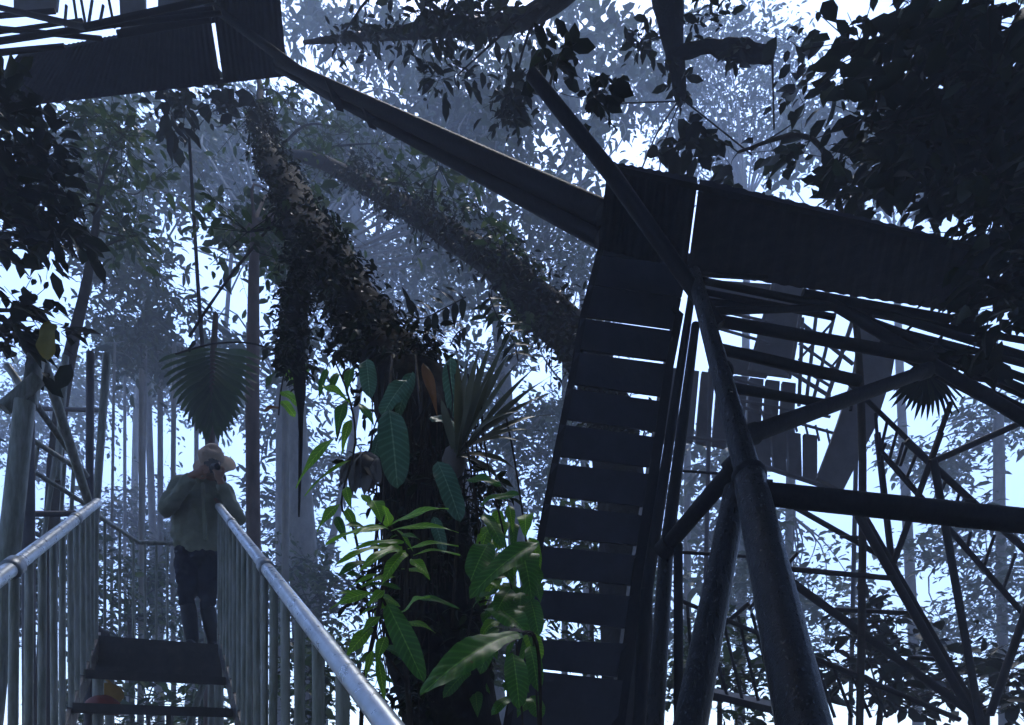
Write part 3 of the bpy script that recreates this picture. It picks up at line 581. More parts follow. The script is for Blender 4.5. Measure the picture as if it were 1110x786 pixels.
# ================================================================== trees
def root_line(x, Y, top, w0, w1, lean=0, bend=0):      # a trunk from the ground to a picture height
    return [(x, HOR + CAMZ * FPX / FY(Y) + 2, Y, w0), (x + lean * 0.4 + bend, 650, Y, w0 * 0.9), (x + lean * 0.75 + bend * 0.5, 450, Y, (w0 + w1) / 2), (x + lean, top, Y, w1)]
G1 = 'canopy trees high overhead'
far = [  # label, trunk px, Y, top, w0, w1, lean, crown list
 ('pale thin tree left of the person, crown beside the walkway', (176, 20, 300, 9, 5, -20), [(130, 180, 105, 75, 18, 23, 95, 1.1)]),
 ('slim hazy tree behind the person, crown in the upper middle', (192, 24, 260, 7, 4, 60), [(265, 190, 95, 85, 22, 27, 95, 1.2)]),
 ('tall hazy tree, crown under the long double pipe', (303, 22, 220, 9, 5, 110), [(420, 140, 110, 75, 20, 26, 110, 1.2), (370, 45, 75, 35, 21, 25, 40, 1.1)]),
 ('hazy tree with crown above the diagonal mossy trunk', (600, 18, 260, 14, 8, -70), [(520, 235, 75, 95, 17, 22, 80, 1.0), (530, 90, 60, 60, 18, 22, 45, 1.0)]),
 ('round crowned tree low between walkway and stair landing', (150, 16, 330, 6, 4, 8), [(152, 325, 62, 68, 15.5, 18, 110, 0.75)]),
 ('broad leaning pale trunk right of the brown trunk', (345, 16, 300, 36, 14, -35), [(400, 320, 115, 65, 24, 29, 95, 1.3)]),
 ('hazy tree whose crown fills the sky above the steep stair', (640, 20, 200, 10, 5, -10), [(640, 95, 75, 95, 19, 25, 95, 1.1)]),
 ('hazy tree whose crown rises above the black deck', (800, 22, 220, 12, 6, 10), [(785, 105, 105, 90, 22, 28, 110, 1.2)]),
 ('hazy tree crown beside the dark overhanging mass', (1000, 20, 250, 12, 6, -30), [(940, 170, 100, 75, 20, 25, 90, 1.1)]),
 ('hazy tree left of the steep stair', (612, 19, 330, 8, 5, 0), [(612, 330, 45, 120, 17, 22, 85, 0.95), (605, 480, 32, 60, 17, 20, 28, 0.9)]),
 ('hazy tree visible between the stair and the thick leg', (745, 20, 560, 9, 5, 0), [(760, 540, 75, 75, 19, 24, 65, 1.1), (740, 660, 60, 60, 17, 22, 40, 1.0)]),
 ('hazy tree under the thick beam left of the lattice', (850, 17, 560, 9, 5, 10), [(860, 640, 85, 75, 16, 21, 85, 0.95)]),
 ('hazy tree under the thick beam right of the lattice', (1090, 18, 560, 12, 7, -10), [(1050, 640, 80, 90, 16, 21, 90, 0.95), (1040, 480, 75, 40, 18, 22, 30, 0.9)]),
 ('dense pale tree beside the pole cluster', (140, 26, 420, 8, 5, 10), [(140, 432, 70, 36, 26, 30, 75, 1.2), (45, 450, 60, 70, 24, 28, 60, 1.2)]),
 ('hazy tree behind the brown trunk', (305, 19, 420, 14, 9, 0), [(320, 520, 55, 100, 20, 25, 60, 1.0), (245, 430, 50, 30, 26, 30, 30, 1.2)]),
 ('hazy tree behind the strap leaved plant', (560, 17, 400, 10, 6, -10), [(545, 470, 60, 100, 16, 22, 95, 0.9)]),
 ('thin straight tree behind the landing rail', (153, 13, 400, 6, 4, 0), [(205, 370, 80, 28, 18, 22, 40, 0.9)]),
]
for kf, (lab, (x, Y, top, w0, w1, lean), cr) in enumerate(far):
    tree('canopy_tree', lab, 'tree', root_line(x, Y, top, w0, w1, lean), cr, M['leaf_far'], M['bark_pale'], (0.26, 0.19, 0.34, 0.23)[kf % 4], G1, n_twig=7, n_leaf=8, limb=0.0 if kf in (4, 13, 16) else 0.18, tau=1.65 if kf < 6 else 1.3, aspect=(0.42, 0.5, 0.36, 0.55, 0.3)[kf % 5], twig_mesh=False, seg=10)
tree('brown_trunk_tree', 'straight brown trunk just right of the person', 'tree', [(279, 960, 9, 16), (276, 700, 9, 15.5), (274, 500, 9, 14.5), (274, 395, 9, 14), (276, 240, 9.5, 9)], [(300, 250, 60, 40, 9, 12, 12, 0.8)], M['leaf_mid'], M['bark_brown'], 0.2, n_leaf=6, seg=16)
for lab, x, Y, w0 in [('thin dark sapling trunk against the bright clearing', 122, 15, 3.5), ('knotty hazy trunk left of the person', 176, 17, 7), ('slender hazy trunk close by the person', 190, 15, 6), ('slanting hazy trunk at the shoulder of the person', 207, 19, 6), ('hazy trunk between brown trunk and handrail', 309, 14, 9), ('thin hazy trunk by the scaffold', 140, 21, 4)]:
    tree('slim_tree', lab, 'tree', root_line(x, Y, 372, w0, w0 * 0.7, random.uniform(-6, 8), random.uniform(-3, 3)), [(x + 5, 385, 32, 18, Y, Y + 2, 10, 0.7)], M['leaf_far'], M['bark_pale'], 0.22, 'slim trunks behind the landing', seg=8, twig_mesh=False)
def tufts(root, pts, spread):
    cs, rs = [], []
    for p in smooth_path(pts, 9):
        for _ in range(5): cs.append(p + Vector((random.uniform(-spread, spread), random.uniform(-spread, 0), random.uniform(-spread, spread) * .7))); rs.append(random.uniform(0.12, 0.28))
    V, Q, T = leaf_cloud(cs, rs, 5, 5, 0.07, 0.4, 0.8, 78); m = MB(); m.np_quads(V, Q); m.f.extend(map(tuple, T.tolist())); m.build('epiphyte_tufts', M['leaf_dark'], root)
# leaning mossy tree, upper middle-right
tree('leaning_mossy_tree', 'mossy trunk slanting up from the stair to the upper middle', 'tree', [(690, 990, 7.4, 60), (676, 620, 7.2, 54), (668, 480, 7.1, 52), (636, 388, 7.1, 48), (582, 330, 7.4, 44), (520, 275, 8.2, 30), (440, 226, 10, 21), (350, 176, 12.5, 13), (300, 166, 13.5, 8)],
     [(350, 160, 60, 30, 12, 15, 14, 0.9), (470, 210, 50, 30, 9, 11, 14, 0.6), (540, 270, 30, 40, 7.6, 8.5, 16, 0.45), (560, 330, 26, 40, 6.8, 7.4, 18, 0.3)], M['leaf_mid'], M['bark_moss'], 0.13, jitter=0.28, seg=26, tau=0.35, limb=0.3, extra=lambda r: tufts(r, [P(668, 480, 7.0), P(636, 388, 7.0), P(582, 330, 7.3), P(520, 275, 8.1), P(440, 226, 9.9), P(380, 190, 11.5)], 0.24))
tree('hazy_leaning_tree', 'faint grey trunk slanting behind the two mossy trunks', 'tree', [(560, 930, 17, 24), (500, 520, 17, 22), (440, 390, 17.5, 18), (405, 320, 18.5, 15), (385, 230, 20, 11), (370, 170, 21, 7)], [(400, 190, 60, 45, 20, 23, 22, 1.0)], M['leaf_far'], M['bark_pale'], 0.24, twig_mesh=False)
# main mossy tree
def moss_extra(root):
    sp = smooth_path([P(340, 262, 5.6), P(326, 300, 5.3), (P(320, 345, 4.8)), P(322, 385, 4.4), P(325, 420, 4.3), P(326, 470, 4.2), P(324, 560, 4.1)], 6)
    m = MB(); m.tube(sp, lerp_list([wid(20, 5.6) / 2, wid(24, 5.3) / 2, wid(24, 4.8) / 2, wid(19, 4.4) / 2, wid(11, 4.3) / 2, wid(5, 4.2) / 2, wid(2, 4.1) / 2], 6), 18, 0.25, 6); m.build('aerial_root', M['bark_moss'], root)
    # hanging rootlets and moss tufts over the trunk
    m = MB()
    for k in range(240):
        px, py = random.uniform(408, 520), random.uniform(395, 640); Y = 2.72 + abs(px - 462) * 0.0045
        a = P(px, py, Y); L = random.uniform(0.05, 0.35)
        b = a + Vector((random.uniform(-.03, .03), random.uniform(-.03, .02), -L)); c = a + Vector((random.uniform(-.05, .05), random.uniform(-.05, .02), -L * 1.8))
        m.tube([a, b, c], [0.004, 0.003, 0.0015], 4)
    m.build('rootlets', M['twig'], root)
    cs = []; rs = []
    for p in smooth_path([P(328, 290, 5.3), P(321, 345, 4.8), P(322, 400, 4.35)], 6):
        for _ in range(5): cs.append(p + Vector((random.uniform(-.08, .08), random.uniform(-.12, .05), random.uniform(-.08, .08)))); rs.append(random.uniform(.05, .1))
    path = smooth_path([P(430, 770, 2.9), P(500, 700, 2.9), P(415, 640, 2.95), P(515, 560, 2.95), P(420, 520, 3.0), P(466, 600, 2.95), P(445, 420, 3.4), P(405, 370, 3.9), P(365, 300, 4.8), P(335, 250, 5.8), P(308, 200, 7.2), P(290, 165, 8.6), P(284, 125, 10.3)], 8)
    for p in path:
        low = p.z < 3.4
        for _ in range(2 if low else 9): cs.append(p + Vector((random.uniform(-.14, .14), random.uniform(-.2, .1), random.uniform(-.1, .1)))); rs.append(random.uniform(0.06, 0.12) if low else random.uniform(0.09, 0.17))
    V, Q, T = leaf_cloud(cs, rs, 6, 5, 0.05, 0.4, 0.8, 77); m = MB(); m.np_quads(V, Q); m.f.extend(map(tuple, T.tolist())); m.build('epiphyte_tufts', M['leaf_dark'], root)
tree('mossy_tree', 'thick dark mossy trunk hung with rootlets and climbing leaves', 'tree', [(500, 1200, 3.0, 150), (490, 800, 2.95, 108), (468, 620, 3.0, 92), (459, 480, 3.15, 82), (440, 415, 3.4, 76), (405, 370, 3.9, 62), (365, 300, 4.8, 48), (335, 250, 5.8, 45), (308, 200, 7.2, 36), (290, 165, 8.6, 22), (283, 122, 10.5, 9), (281, 85, 11.5, 5)],
     [(275, 120, 60, 30, 9.5, 12, 16, 0.7), (285, 265, 30, 40, 5.6, 6.6, 18, 0.35)], M['leaf_mid'], M['bark_moss'], 0.13, jitter=0.38, seg=36, extra=moss_extra, limb=0.4, tau=0.18)

G2 = None
# near dark foliage
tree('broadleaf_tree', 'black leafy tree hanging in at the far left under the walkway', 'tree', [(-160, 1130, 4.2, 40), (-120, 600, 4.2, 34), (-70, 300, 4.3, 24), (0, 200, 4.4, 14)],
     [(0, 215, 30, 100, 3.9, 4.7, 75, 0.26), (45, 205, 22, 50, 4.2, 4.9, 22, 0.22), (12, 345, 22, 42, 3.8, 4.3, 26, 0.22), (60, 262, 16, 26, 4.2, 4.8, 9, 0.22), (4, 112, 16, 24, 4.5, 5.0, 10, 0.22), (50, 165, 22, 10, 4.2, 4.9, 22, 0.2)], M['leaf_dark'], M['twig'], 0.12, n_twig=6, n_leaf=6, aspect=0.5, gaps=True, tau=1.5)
tree('mid_green_tree', 'greenish understorey tree between the black far left leaves and clearing', 'tree', [(40, 1010, 9, 20), (60, 500, 9, 15), (95, 300, 9.3, 9), (110, 200, 9.5, 5)], [(110, 190, 60, 55, 8.8, 10.5, 75, 0.55), (100, 130, 40, 20, 9, 10, 12, 0.5), (130, 245, 40, 22, 9, 10, 14, 0.5)], M['leaf_mid'], M['twig'], 0.15, n_twig=7, n_leaf=7, tau=0.5)
tree('round_leaf_tree', 'round leaved spray hanging just below the overhead walkway', 'tree', [(230, 1010, 8.6, 5), (226, 520, 8.6, 5), (214, 300, 8.8, 4), (205, 150, 9, 3)], [(200, 120, 55, 22, 8.4, 9.4, 22, 0.35), (255, 108, 30, 14, 8.6, 9.4, 8, 0.3)], M['leaf_dark'], M['twig'], 0.2, n_twig=4, n_leaf=4, aspect=0.62, tau=0.7)
tree('hanging_bough', 'long mossy bough reaching in above the upper end of the double pipe', 'bough', [(330, 46, 10.5, 4), (390, 40, 9.5, 8), (480, 32, 8.2, 14), (570, 20, 7.2, 19), (640, -40, 6.6, 26), (700, -150, 6.2, 34)],
     [(525, 28, 36, 18, 6.2, 7.6, 75, 0.32), (470, 20, 40, 12, 7, 8.5, 26, 0.3), (400, 35, 40, 10, 8, 9.5, 26, 0.24), (550, 85, 10, 26, 6.4, 7.5, 26, 0.24), (552, 140, 10, 20, 6.4, 7.2, 14, 0.24), (490, 75, 24, 12, 6.8, 7.4, 14, 0.2)], M['leaf_dark'], M['bark_moss'], 0.13, n_twig=6, n_leaf=6, jitter=0.2, tau=0.9, stem='branch_stem')
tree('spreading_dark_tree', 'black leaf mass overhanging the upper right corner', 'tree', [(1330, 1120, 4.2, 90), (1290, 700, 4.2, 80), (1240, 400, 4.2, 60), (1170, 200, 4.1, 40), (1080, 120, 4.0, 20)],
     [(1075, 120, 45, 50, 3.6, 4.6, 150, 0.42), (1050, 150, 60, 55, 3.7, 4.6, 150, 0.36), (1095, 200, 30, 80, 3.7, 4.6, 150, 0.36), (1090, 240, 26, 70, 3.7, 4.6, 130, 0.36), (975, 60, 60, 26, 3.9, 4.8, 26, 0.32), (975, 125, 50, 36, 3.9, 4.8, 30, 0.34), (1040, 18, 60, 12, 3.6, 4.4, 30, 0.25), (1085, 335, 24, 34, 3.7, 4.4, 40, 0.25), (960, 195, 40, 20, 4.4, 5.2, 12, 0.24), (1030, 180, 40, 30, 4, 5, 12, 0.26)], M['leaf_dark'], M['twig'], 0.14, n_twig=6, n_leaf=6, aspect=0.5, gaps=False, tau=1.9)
tree('large_leaf_tree', 'large round leaves on a spray above the black deck', 'tree', [(925, 1090, 5.0, 8), (935, 500, 5.2, 8), (915, 250, 5.3, 6), (880, 150, 5.4, 5), (800, 165, 5.8, 3)],
     [(850, 168, 30, 16, 5.2, 6.0, 18, 0.22), (785, 172, 40, 10, 5.6, 6.4, 11, 0.2), (735, 158, 16, 8, 5.8, 6.4, 4, 0.18), (900, 205, 24, 10, 5.2, 5.8, 6, 0.2), (868, 70, 12, 40, 5.4, 6, 10, 0.2)], M['leaf_dark'], M['twig'], 0.15, n_twig=4, n_leaf=4, aspect=0.62, tau=0.7)
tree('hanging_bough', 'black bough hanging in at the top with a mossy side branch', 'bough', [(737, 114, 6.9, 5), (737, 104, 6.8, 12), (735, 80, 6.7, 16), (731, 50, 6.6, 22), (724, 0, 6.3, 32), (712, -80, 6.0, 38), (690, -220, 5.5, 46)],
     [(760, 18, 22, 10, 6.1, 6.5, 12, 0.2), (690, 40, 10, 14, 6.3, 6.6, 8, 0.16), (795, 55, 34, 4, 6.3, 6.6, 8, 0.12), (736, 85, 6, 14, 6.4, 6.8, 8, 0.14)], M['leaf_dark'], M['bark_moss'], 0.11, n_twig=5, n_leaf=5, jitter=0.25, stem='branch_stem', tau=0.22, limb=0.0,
     extra=lambda r: [(lambda m: (m.tube(smooth_path([P(730, 60, 6.6), P(765, 52, 6.5), P(800, 56, 6.4), P(838, 58, 6.4)], 5), lerp_list([.05, .055, .075, .06], 5), 12, .5, 9), m.build('branch', M['bark_moss'], r)))(MB())])
tree('perched_plant', 'small black leaf cluster where the stair handrail meets the sky', 'plant', [(592, 108, 3.45, 4), (598, 85, 3.6, 3), (606, 60, 3.7, 2)], [(602, 65, 12, 26, 3.5, 3.9, 26, 0.13), (645, 105, 10, 8, 3.7, 4.0, 6, 0.13)], M['leaf_dark'], M['twig'], 0.085, n_twig=5, n_leaf=5, aspect=0.6, stem='stem', tau=1.0)
tree('dark_shrub', 'dark leafy shrub at the foot of the lattice', 'shrub', [(950, 1000, 7, 10), (950, 840, 7, 8), (955, 760, 7, 5)], [(950, 735, 95, 42, 6.4, 8, 75, 0.42), (1080, 740, 45, 45, 6.4, 8, 26, 0.42), (950, 680, 40, 24, 7, 8, 10, 0.4)], M['leaf_dark'], M['twig'], 0.17, n_twig=6, n_leaf=6, aspect=0.5)
tree('dim_shrub', 'dim tangled shrub behind the dark raking leg', 'shrub', [(780, 990, 8, 8), (780, 850, 8, 7), (780, 760, 8, 5)], [(790, 735, 70, 50, 7.4, 9, 60, 0.45)], M['leaf_mid'], M['twig'], 0.15)
for lab, x, y, rx_, ry_, Y, n_, mt in [('pale green bush under the landing rail', 140, 655, 48, 42, 13, 34, 'leaf_mid'), ('hazy bush behind the person', 215, 640, 60, 60, 17, 34, 'leaf_far'), ('hazy bush beyond the handrail', 335, 655, 55, 60, 15, 42, 'leaf_mid'), ('bushy undergrowth seen under the stair treads', 160, 765, 110, 40, 11, 60, 'leaf_mid'), ('green bush between the balusters and the fresh sapling', 345, 745, 55, 45, 8, 36, 'leaf_mid'), ('hazy bush behind the left railing', 45, 640, 55, 70, 12, 42, 'leaf_far'), ('leafy bush behind the heart shaped leaves', 550, 700, 40, 70, 9, 45, 'leaf_mid'),
                                       ('hazy bush below the clearing', 150, 570, 70, 40, 22, 30, 'leaf_far'), ('shrub glimpsed through the lower stair slots', 640, 620, 70, 90, 9, 60, 'leaf_mid')]:
    tree('bush', lab, 'bush', [(x, HOR + 1.6 * FPX / FY(Y) + 2, Y, 8), (x + 3, (y + HOR + 1.6 * FPX / FY(Y)) / 2, Y, 6), (x, y, Y, 4)], [(x, y, rx_, ry_, Y - .8, Y + 1.2, n_, Y * 0.05)], M[mt], M['twig'], 0.2 if Y > 10 else 0.15, 'bushes in the haze', gaps=False)

# ================================================================== hero plants
def lf(par, b, t, wpx, mat, shape='lance', droop=0.12, fold=0.3, up=None, veins=0.0, nl=12, nw=3, name='leaf', twist=0.0):
    B, T = P(*b), P(*t); u = Vector(up) if up else Vector((0.15 * math.sin(b[0]), -0.75, 0.6))
    m = MB(); m.blade(B, T, wid(wpx, (b[2] + t[2]) / 2), u, droop, fold, nl, shape, veins, nw, twist); return m.build(name, M[mat], par)
cp = thing('climbing_plant', P(440, 470, 2.72), 'climber with blue green ribbed leaves hanging on the thick dark trunk', 'climbing plant')
for b, t, w_ in [((422, 444, 2.62), (431, 530, 2.58), 36), ((441, 412, 2.75), (414, 452, 2.68), 24), ((447, 404, 2.8), (431, 452, 2.74), 17), ((474, 500, 2.68), (499, 566, 2.6), 27), ((397, 390, 2.9), (401, 432, 2.85), 20), ((488, 388, 2.9), (493, 455, 2.85), 20), ((466, 452, 2.75), (498, 466, 2.7), 19), ((470, 560, 2.7), (482, 600, 2.65), 15), ((412, 470, 2.7), (404, 505, 2.66), 14)]:
    lf(cp, b, t, w_, 'leaf_teal', 'oval', 0.1, 0.25, veins=0.03, nl=22, nw=4)
lf(cp, (459, 394, 2.75), (474, 450, 2.68), 13, 'leaf_brown', 'lance', 0.1, 0.4, name='dead_leaf')
m = MB()
for x0, dx in ((425, -6), (450, 8), (476, 14)): m.tube(smooth_path([P(x0, 385, 3.1), P(x0 + dx, 470, 2.78), P(x0 + dx * 1.4, 560, 2.72), P(x0 + dx, 680, 2.7)], 5), [0.007] * 16, 5)
m.build('stem', M['twig'], cp)
sp_ = thing('strap_leaf_plant', P(495, 495, 2.7), 'purplish strap leaved rosette perched on the right side of the trunk', 'epiphyte')
for k, (tx, ty, dr) in enumerate([(507, 396, .02), (519, 384, .03), (530, 380, .03), (541, 384, .04), (552, 386, .04), (566, 390, .05), (580, 400, .05), (588, 416, .08), (590, 432, .1), (588, 455, .16), (570, 452, .3), (564, 484, .3), (556, 512, .3), (480, 440, .1), (540, 530, .35), (496, 402, .03), (574, 470, .2), (525, 420, .06)]):
    tx, ty = 495 + (tx - 495) * 1.14, 495 + (ty - 495) * 1.14
    lf(sp_, (494 + k % 4, 496 - k % 3, 2.66), (tx, ty, 2.5 + 0.06 * (k % 5)), 9.5, 'leaf_strap', 'strap', dr, 0.5, nl=12, nw=1, twist=0.2)
m = MB(); m.ball(P(493, 502, 2.7), 0.05, 0.05, 0.07, 10, 7, lump=0.3); m.build('leaf_base', M['leaf_rag'], sp_)
rg = thing('withered_leaf_clump', P(392, 515, 2.6), 'grey brown withered leaf clump hanging at the left of the trunk', 'dead leaves')
m = MB()
for k in range(26):
    a = P(398 + random.uniform(-8, 8), 494 + random.uniform(-5, 6), 2.62); t = P(random.uniform(368, 414), random.uniform(508, 538), 2.55 + random.uniform(-.06, .06))
    m.blade(a, t, wid(random.uniform(9, 16), 2.6), (random.uniform(-.6, .6), -0.8, random.uniform(0, .6)), random.uniform(.1, .5), 0.5, 8, 'oval', 0.05, 2, random.uniform(-1, 1))
m.build('foliage', M['leaf_rag'], rg); m = MB(); m.tube([P(404, 470, 2.66), P(402, 485, 2.64), P(397, 498, 2.62)], [0.005] * 3, 5); m.build('stalk', M['twig'], rg)
# lance leaved shoots at the left of the trunk
sh = thing('lance_leaf_shoot', P(390, 560, 2.5), 'thin shoot with narrow drooping leaves left of the thick trunk', 'plant')
for b, t, w_, mt in [((364, 474, 2.4), (321, 530, 2.3), 14, 'leaf_green'), ((380, 499, 2.45), (330, 538, 2.35), 6, 'leaf_green'), ((374, 436, 2.5), (365, 474, 2.45), 15, 'leaf_deep'), ((380, 455, 2.5), (371, 492, 2.45), 11, 'leaf_green'), ((350, 418, 2.5), (379, 436, 2.45), 12, 'leaf_green'), ((390, 438, 2.5), (406, 463, 2.45), 11, 'leaf_deep'),
                     ((369, 546, 2.45), (344, 577, 2.4), 15, 'leaf_green'), ((375, 528, 2.45), (381, 553, 2.4), 11, 'leaf_green'), ((375, 552, 2.45), (388, 576, 2.4), 12, 'leaf_green'), ((364, 560, 2.45), (376, 588, 2.4), 12, 'leaf_deep'), ((393, 536, 2.45), (405, 552, 2.4), 10, 'leaf_green'), ((404, 542, 2.4), (414, 566, 2.35), 21, 'leaf_green'), ((355, 400, 2.6), (346, 432, 2.55), 10, 'leaf_deep'), ((382, 398, 2.6), (376, 430, 2.55), 12, 'leaf_deep'), ((366, 404, 2.6), (358, 426, 2.55), 10, 'leaf_deep')]:
    lf(sh, b, t, w_, mt, 'lance', 0.14)
m = MB(); m.tube(smooth_path([P(404, 690, 2.5), P(385, 580, 2.5), P(370, 545, 2.47), P(385, 480, 2.5), P(378, 430, 2.52), P(360, 385, 2.6)], 5), lerp_list([.006, .005, .004, .004, .004, .003], 5), 5)
m.tube(smooth_path([P(378, 430, 2.52), P(366, 474, 2.45), P(364, 476, 2.4)], 3), [0.003] * 7, 4); m.build('stem', M['twig'], sh)
sa = thing('fresh_green_sapling', P(428, 640, 2.2), 'bright green sapling with whorled lance leaves before the trunk', 'sapling')
for b, t, w_ in [((422, 571, 2.2), (486, 551, 2.1), 17), ((424, 576, 2.2), (497, 577, 2.05), 13), ((420, 572, 2.2), (353, 590, 2.1), 15), ((421, 570, 2.2), (415, 548, 2.15), 18), ((421, 574, 2.2), (384, 580, 2.0), 9),
                 ((432, 592, 2.25), (363, 612, 2.1), 17), ((436, 594, 2.25), (388, 620, 2.05), 17), ((440, 598, 2.25), (414, 634, 2.1), 19), ((442, 595, 2.25), (497, 592, 2.15), 11), ((448, 602, 2.25), (499, 602, 2.1), 9), ((438, 588, 2.25), (380, 596, 2.2), 12), ((446, 606, 2.25), (466, 628, 2.15), 14),
                 ((404, 642, 2.25), (357, 661, 2.15), 17), ((410, 622, 2.25), (378, 638, 2.2), 7), ((416, 640, 2.25), (399, 657, 2.2), 12), ((404, 680, 2.25), (373, 716, 2.2), 18), ((412, 668, 2.25), (390, 690, 2.2), 13), ((418, 690, 2.25), (408, 722, 2.2), 15), ((410, 715, 2.25), (417, 762, 2.2), 12), ((404, 705, 2.2), (396, 735, 2.2), 9)]:
    lf(sa, b, t, w_, 'leaf_green', 'lance', 0.13, veins=0.012, nl=16)
for k in range(22):
    bx, by = random.uniform(392, 440), random.uniform(560, 740); a = random.choice([random.uniform(R(120), R(200)), random.uniform(R(-10), R(60))]); L = random.uniform(26, 48)
    lf(sa, (bx, by, 2.4), (bx + math.cos(a) * L, by + math.sin(a) * L * .7, 2.3), random.uniform(9, 15), random.choice(['leaf_green', 'leaf_deep']), 'lance', random.uniform(.1, .25), nl=10, nw=2)
lf(sa, (420, 655, 2.2), (459, 739, 2.1), 28, 'leaf_deep', 'oval', 0.1, veins=0.02, nl=20); lf(sa, (438, 662, 2.2), (466, 646, 2.1), 20, 'leaf_green', 'heart', 0.12); lf(sa, (452, 648, 2.3), (498, 660, 2.2), 10, 'leaf_deep', 'lance', .12)
m = MB(); m.tube(smooth_path([P(452, 860, 2.4), P(440, 720, 2.35), P(440, 600, 2.28), P(421, 570, 2.2)], 5), lerp_list([.012, .010, .007, .004], 5), 7)
m.tube([P(440, 700, 2.33), P(415, 650, 2.27), P(404, 640, 2.25)], [.005] * 3, 5); m.tube([P(440, 740, 2.35), P(412, 700, 2.28), P(404, 680, 2.25)], [.005] * 3, 5); m.build('stem', M['twig'], sa)
m = MB(); m.tube([P(414, 640, 2.3), P(405, 690, 2.25), P(394, 740, 2.2), P(385, 900, 2.15)], [wid(5, 2.3) / 2] * 4, 8, .1)
tag(m.build('bare_stick', M['twig']), 'bare dark stick leaning between the handrail and the sapling', 'stick')
bl = thing('broad_ribbed_plant', P(565, 690, 1.8), 'big glossy ribbed leaf across the foot of the dark trunk', 'plant')
lf(bl, (566, 686, 1.85), (456, 754, 1.6), 40, 'leaf_deep', 'oval', 0.16, 0.25, up=(0.2, -0.55, 0.8), veins=0.028, nl=34, nw=5)
m = MB(); m.tube(smooth_path([P(586, 1100, 2.3), P(586, 800, 2.2), P(582, 698, 2.0), P(562, 687, 1.84)], 5), [0.006] * 16, 6); m.build('stem', M['twig'], bl)
lf(bl, (576, 690, 1.95), (541, 708, 1.85), 18, 'leaf_rag', 'oval', 0.4, 0.6, name='withered_leaf')
hp = thing('heart_leaf_vine', P(545, 640, 2.4), 'dark green vine with heart shaped leaves by the stair edge', 'vine')
for b, t, w_, s_ in [((529, 590, 2.4), (510, 630, 2.3), 30, 'oval'), ((584, 588, 2.4), (509, 648, 2.25), 30, 'oval'), ((566, 598, 2.5), (577, 655, 2.4), 34, 'heart'), ((554, 638, 2.4), (538, 664, 2.3), 22, 'oval'), ((536, 658, 2.35), (574, 690, 2.25), 44, 'heart'), ((556, 708, 2.2), (563, 768, 2.1), 27, 'oval'), ((521, 547, 2.5), (563, 537, 2.4), 17, 'oval'), ((506, 520, 2.5), (543, 526, 2.45), 16, 'oval'), ((523, 558, 2.5), (546, 596, 2.4), 17, 'oval'), ((515, 655, 2.4), (540, 640, 2.3), 22, 'heart'), ((560, 625, 2.5), (520, 632, 2.4), 12, 'lance'), ((575, 650, 2.4), (584, 690, 2.3), 20, 'oval'), ((574, 700, 2.3), (583, 750, 2.2), 20, 'oval'), ((540, 690, 2.5), (520, 730, 2.4), 20, 'oval')]:
    lf(hp, b, t, w_, 'leaf_deep', s_, 0.14, veins=0.012, nl=16)
for k in range(46):
    bx, by = random.uniform(508, 584), random.uniform(545, 760); a = random.uniform(R(40), R(150)); L = random.uniform(24, 46); Y = random.uniform(2.45, 3.1)
    lf(hp, (bx, by, Y), (min(586, bx + math.cos(a) * L), by + math.sin(a) * L, Y - .06), random.uniform(11, 22), random.choice(['leaf_deep', 'leaf_deep', 'leaf_green']), random.choice(['oval', 'heart', 'lance']), random.uniform(.1, .3), nl=10, nw=2)
m = MB()
for pts in ([(505, 700, 2.6), (520, 600, 2.55), (512, 520, 2.55), (505, 480, 2.6)], [(575, 900, 2.5), (560, 700, 2.45), (548, 590, 2.5), (528, 500, 2.6), (520, 420, 2.7)], [(590, 900, 2.4), (578, 690, 2.4), (572, 600, 2.5), (558, 500, 2.6), (548, 450, 2.7)]):
    m.tube(smooth_path([P(*q) for q in pts], 5), [0.004] * (5 * (len(pts) - 1) + 1), 5)
m.build('stem', M['twig'], hp)
# oval leaved twig by the brown trunk, palm frond
ot = thing('hanging_leaf_twig', P(310, 400, 5), 'twig of oval green leaves and one orange leaf beside the brown trunk', 'twig')
for b, t, w_, mt in [((306, 397, 5), (326, 420, 5), 15, 'leaf_green'), ((304, 424, 5), (326, 441, 5), 13, 'leaf_green'), ((305, 434, 5), (320, 452, 5), 11, 'leaf_green'), ((303, 442, 5), (284, 446, 5), 10, 'leaf_brown'), ((320, 392, 5), (334, 406, 5), 12, 'leaf_green'), ((301, 402, 5), (288, 420, 5), 10, 'leaf_mid')]: lf(ot, b, t, w_, mt, 'oval', 0.12)
m = MB(); m.tube(smooth_path([P(330, 360, 5), P(314, 385, 5), P(305, 420, 5), P(302, 450, 5)], 4), [0.006] * 13, 5); m.build('stem', M['twig'], ot)
pm = thing('pleated_palm', P(231, 960, 7.6), 'pleated palm frond hanging above the hat of the person', 'palm')
pm.location.z = 0
def palm_blades(par, cx, cy, Y, spec, mat, wpx):
    m = MB()
    for (b, t, w_) in spec: m.blade(P(*b), P(*t), wid(w_, Y), (0.1, -0.9, 0.35), 0.06, 0.7, 8, 'strap', 0, 1)
    return m.build('frond', mat, par)
spec = []
for k in range(15):
    u = k / 14; y0 = 380 + 58 * u
    for s in (-1, 1):
        ang = R(12 + 70 * u); L = (60 - 16 * u) if s < 0 else (58 - 14 * u)
        tx = 231 + s * math.cos(ang) * L; ty = y0 + math.sin(ang) * L * 0.95
        spec.append(((231 + s * 1.5, y0, 7.6), (tx, ty, 7.6 - 0.25 * (1 - u)), 9 + random.uniform(-1, 1)))
palm_blades(pm, 231, 400, 7.6, spec, M['leaf_palm'], 8)
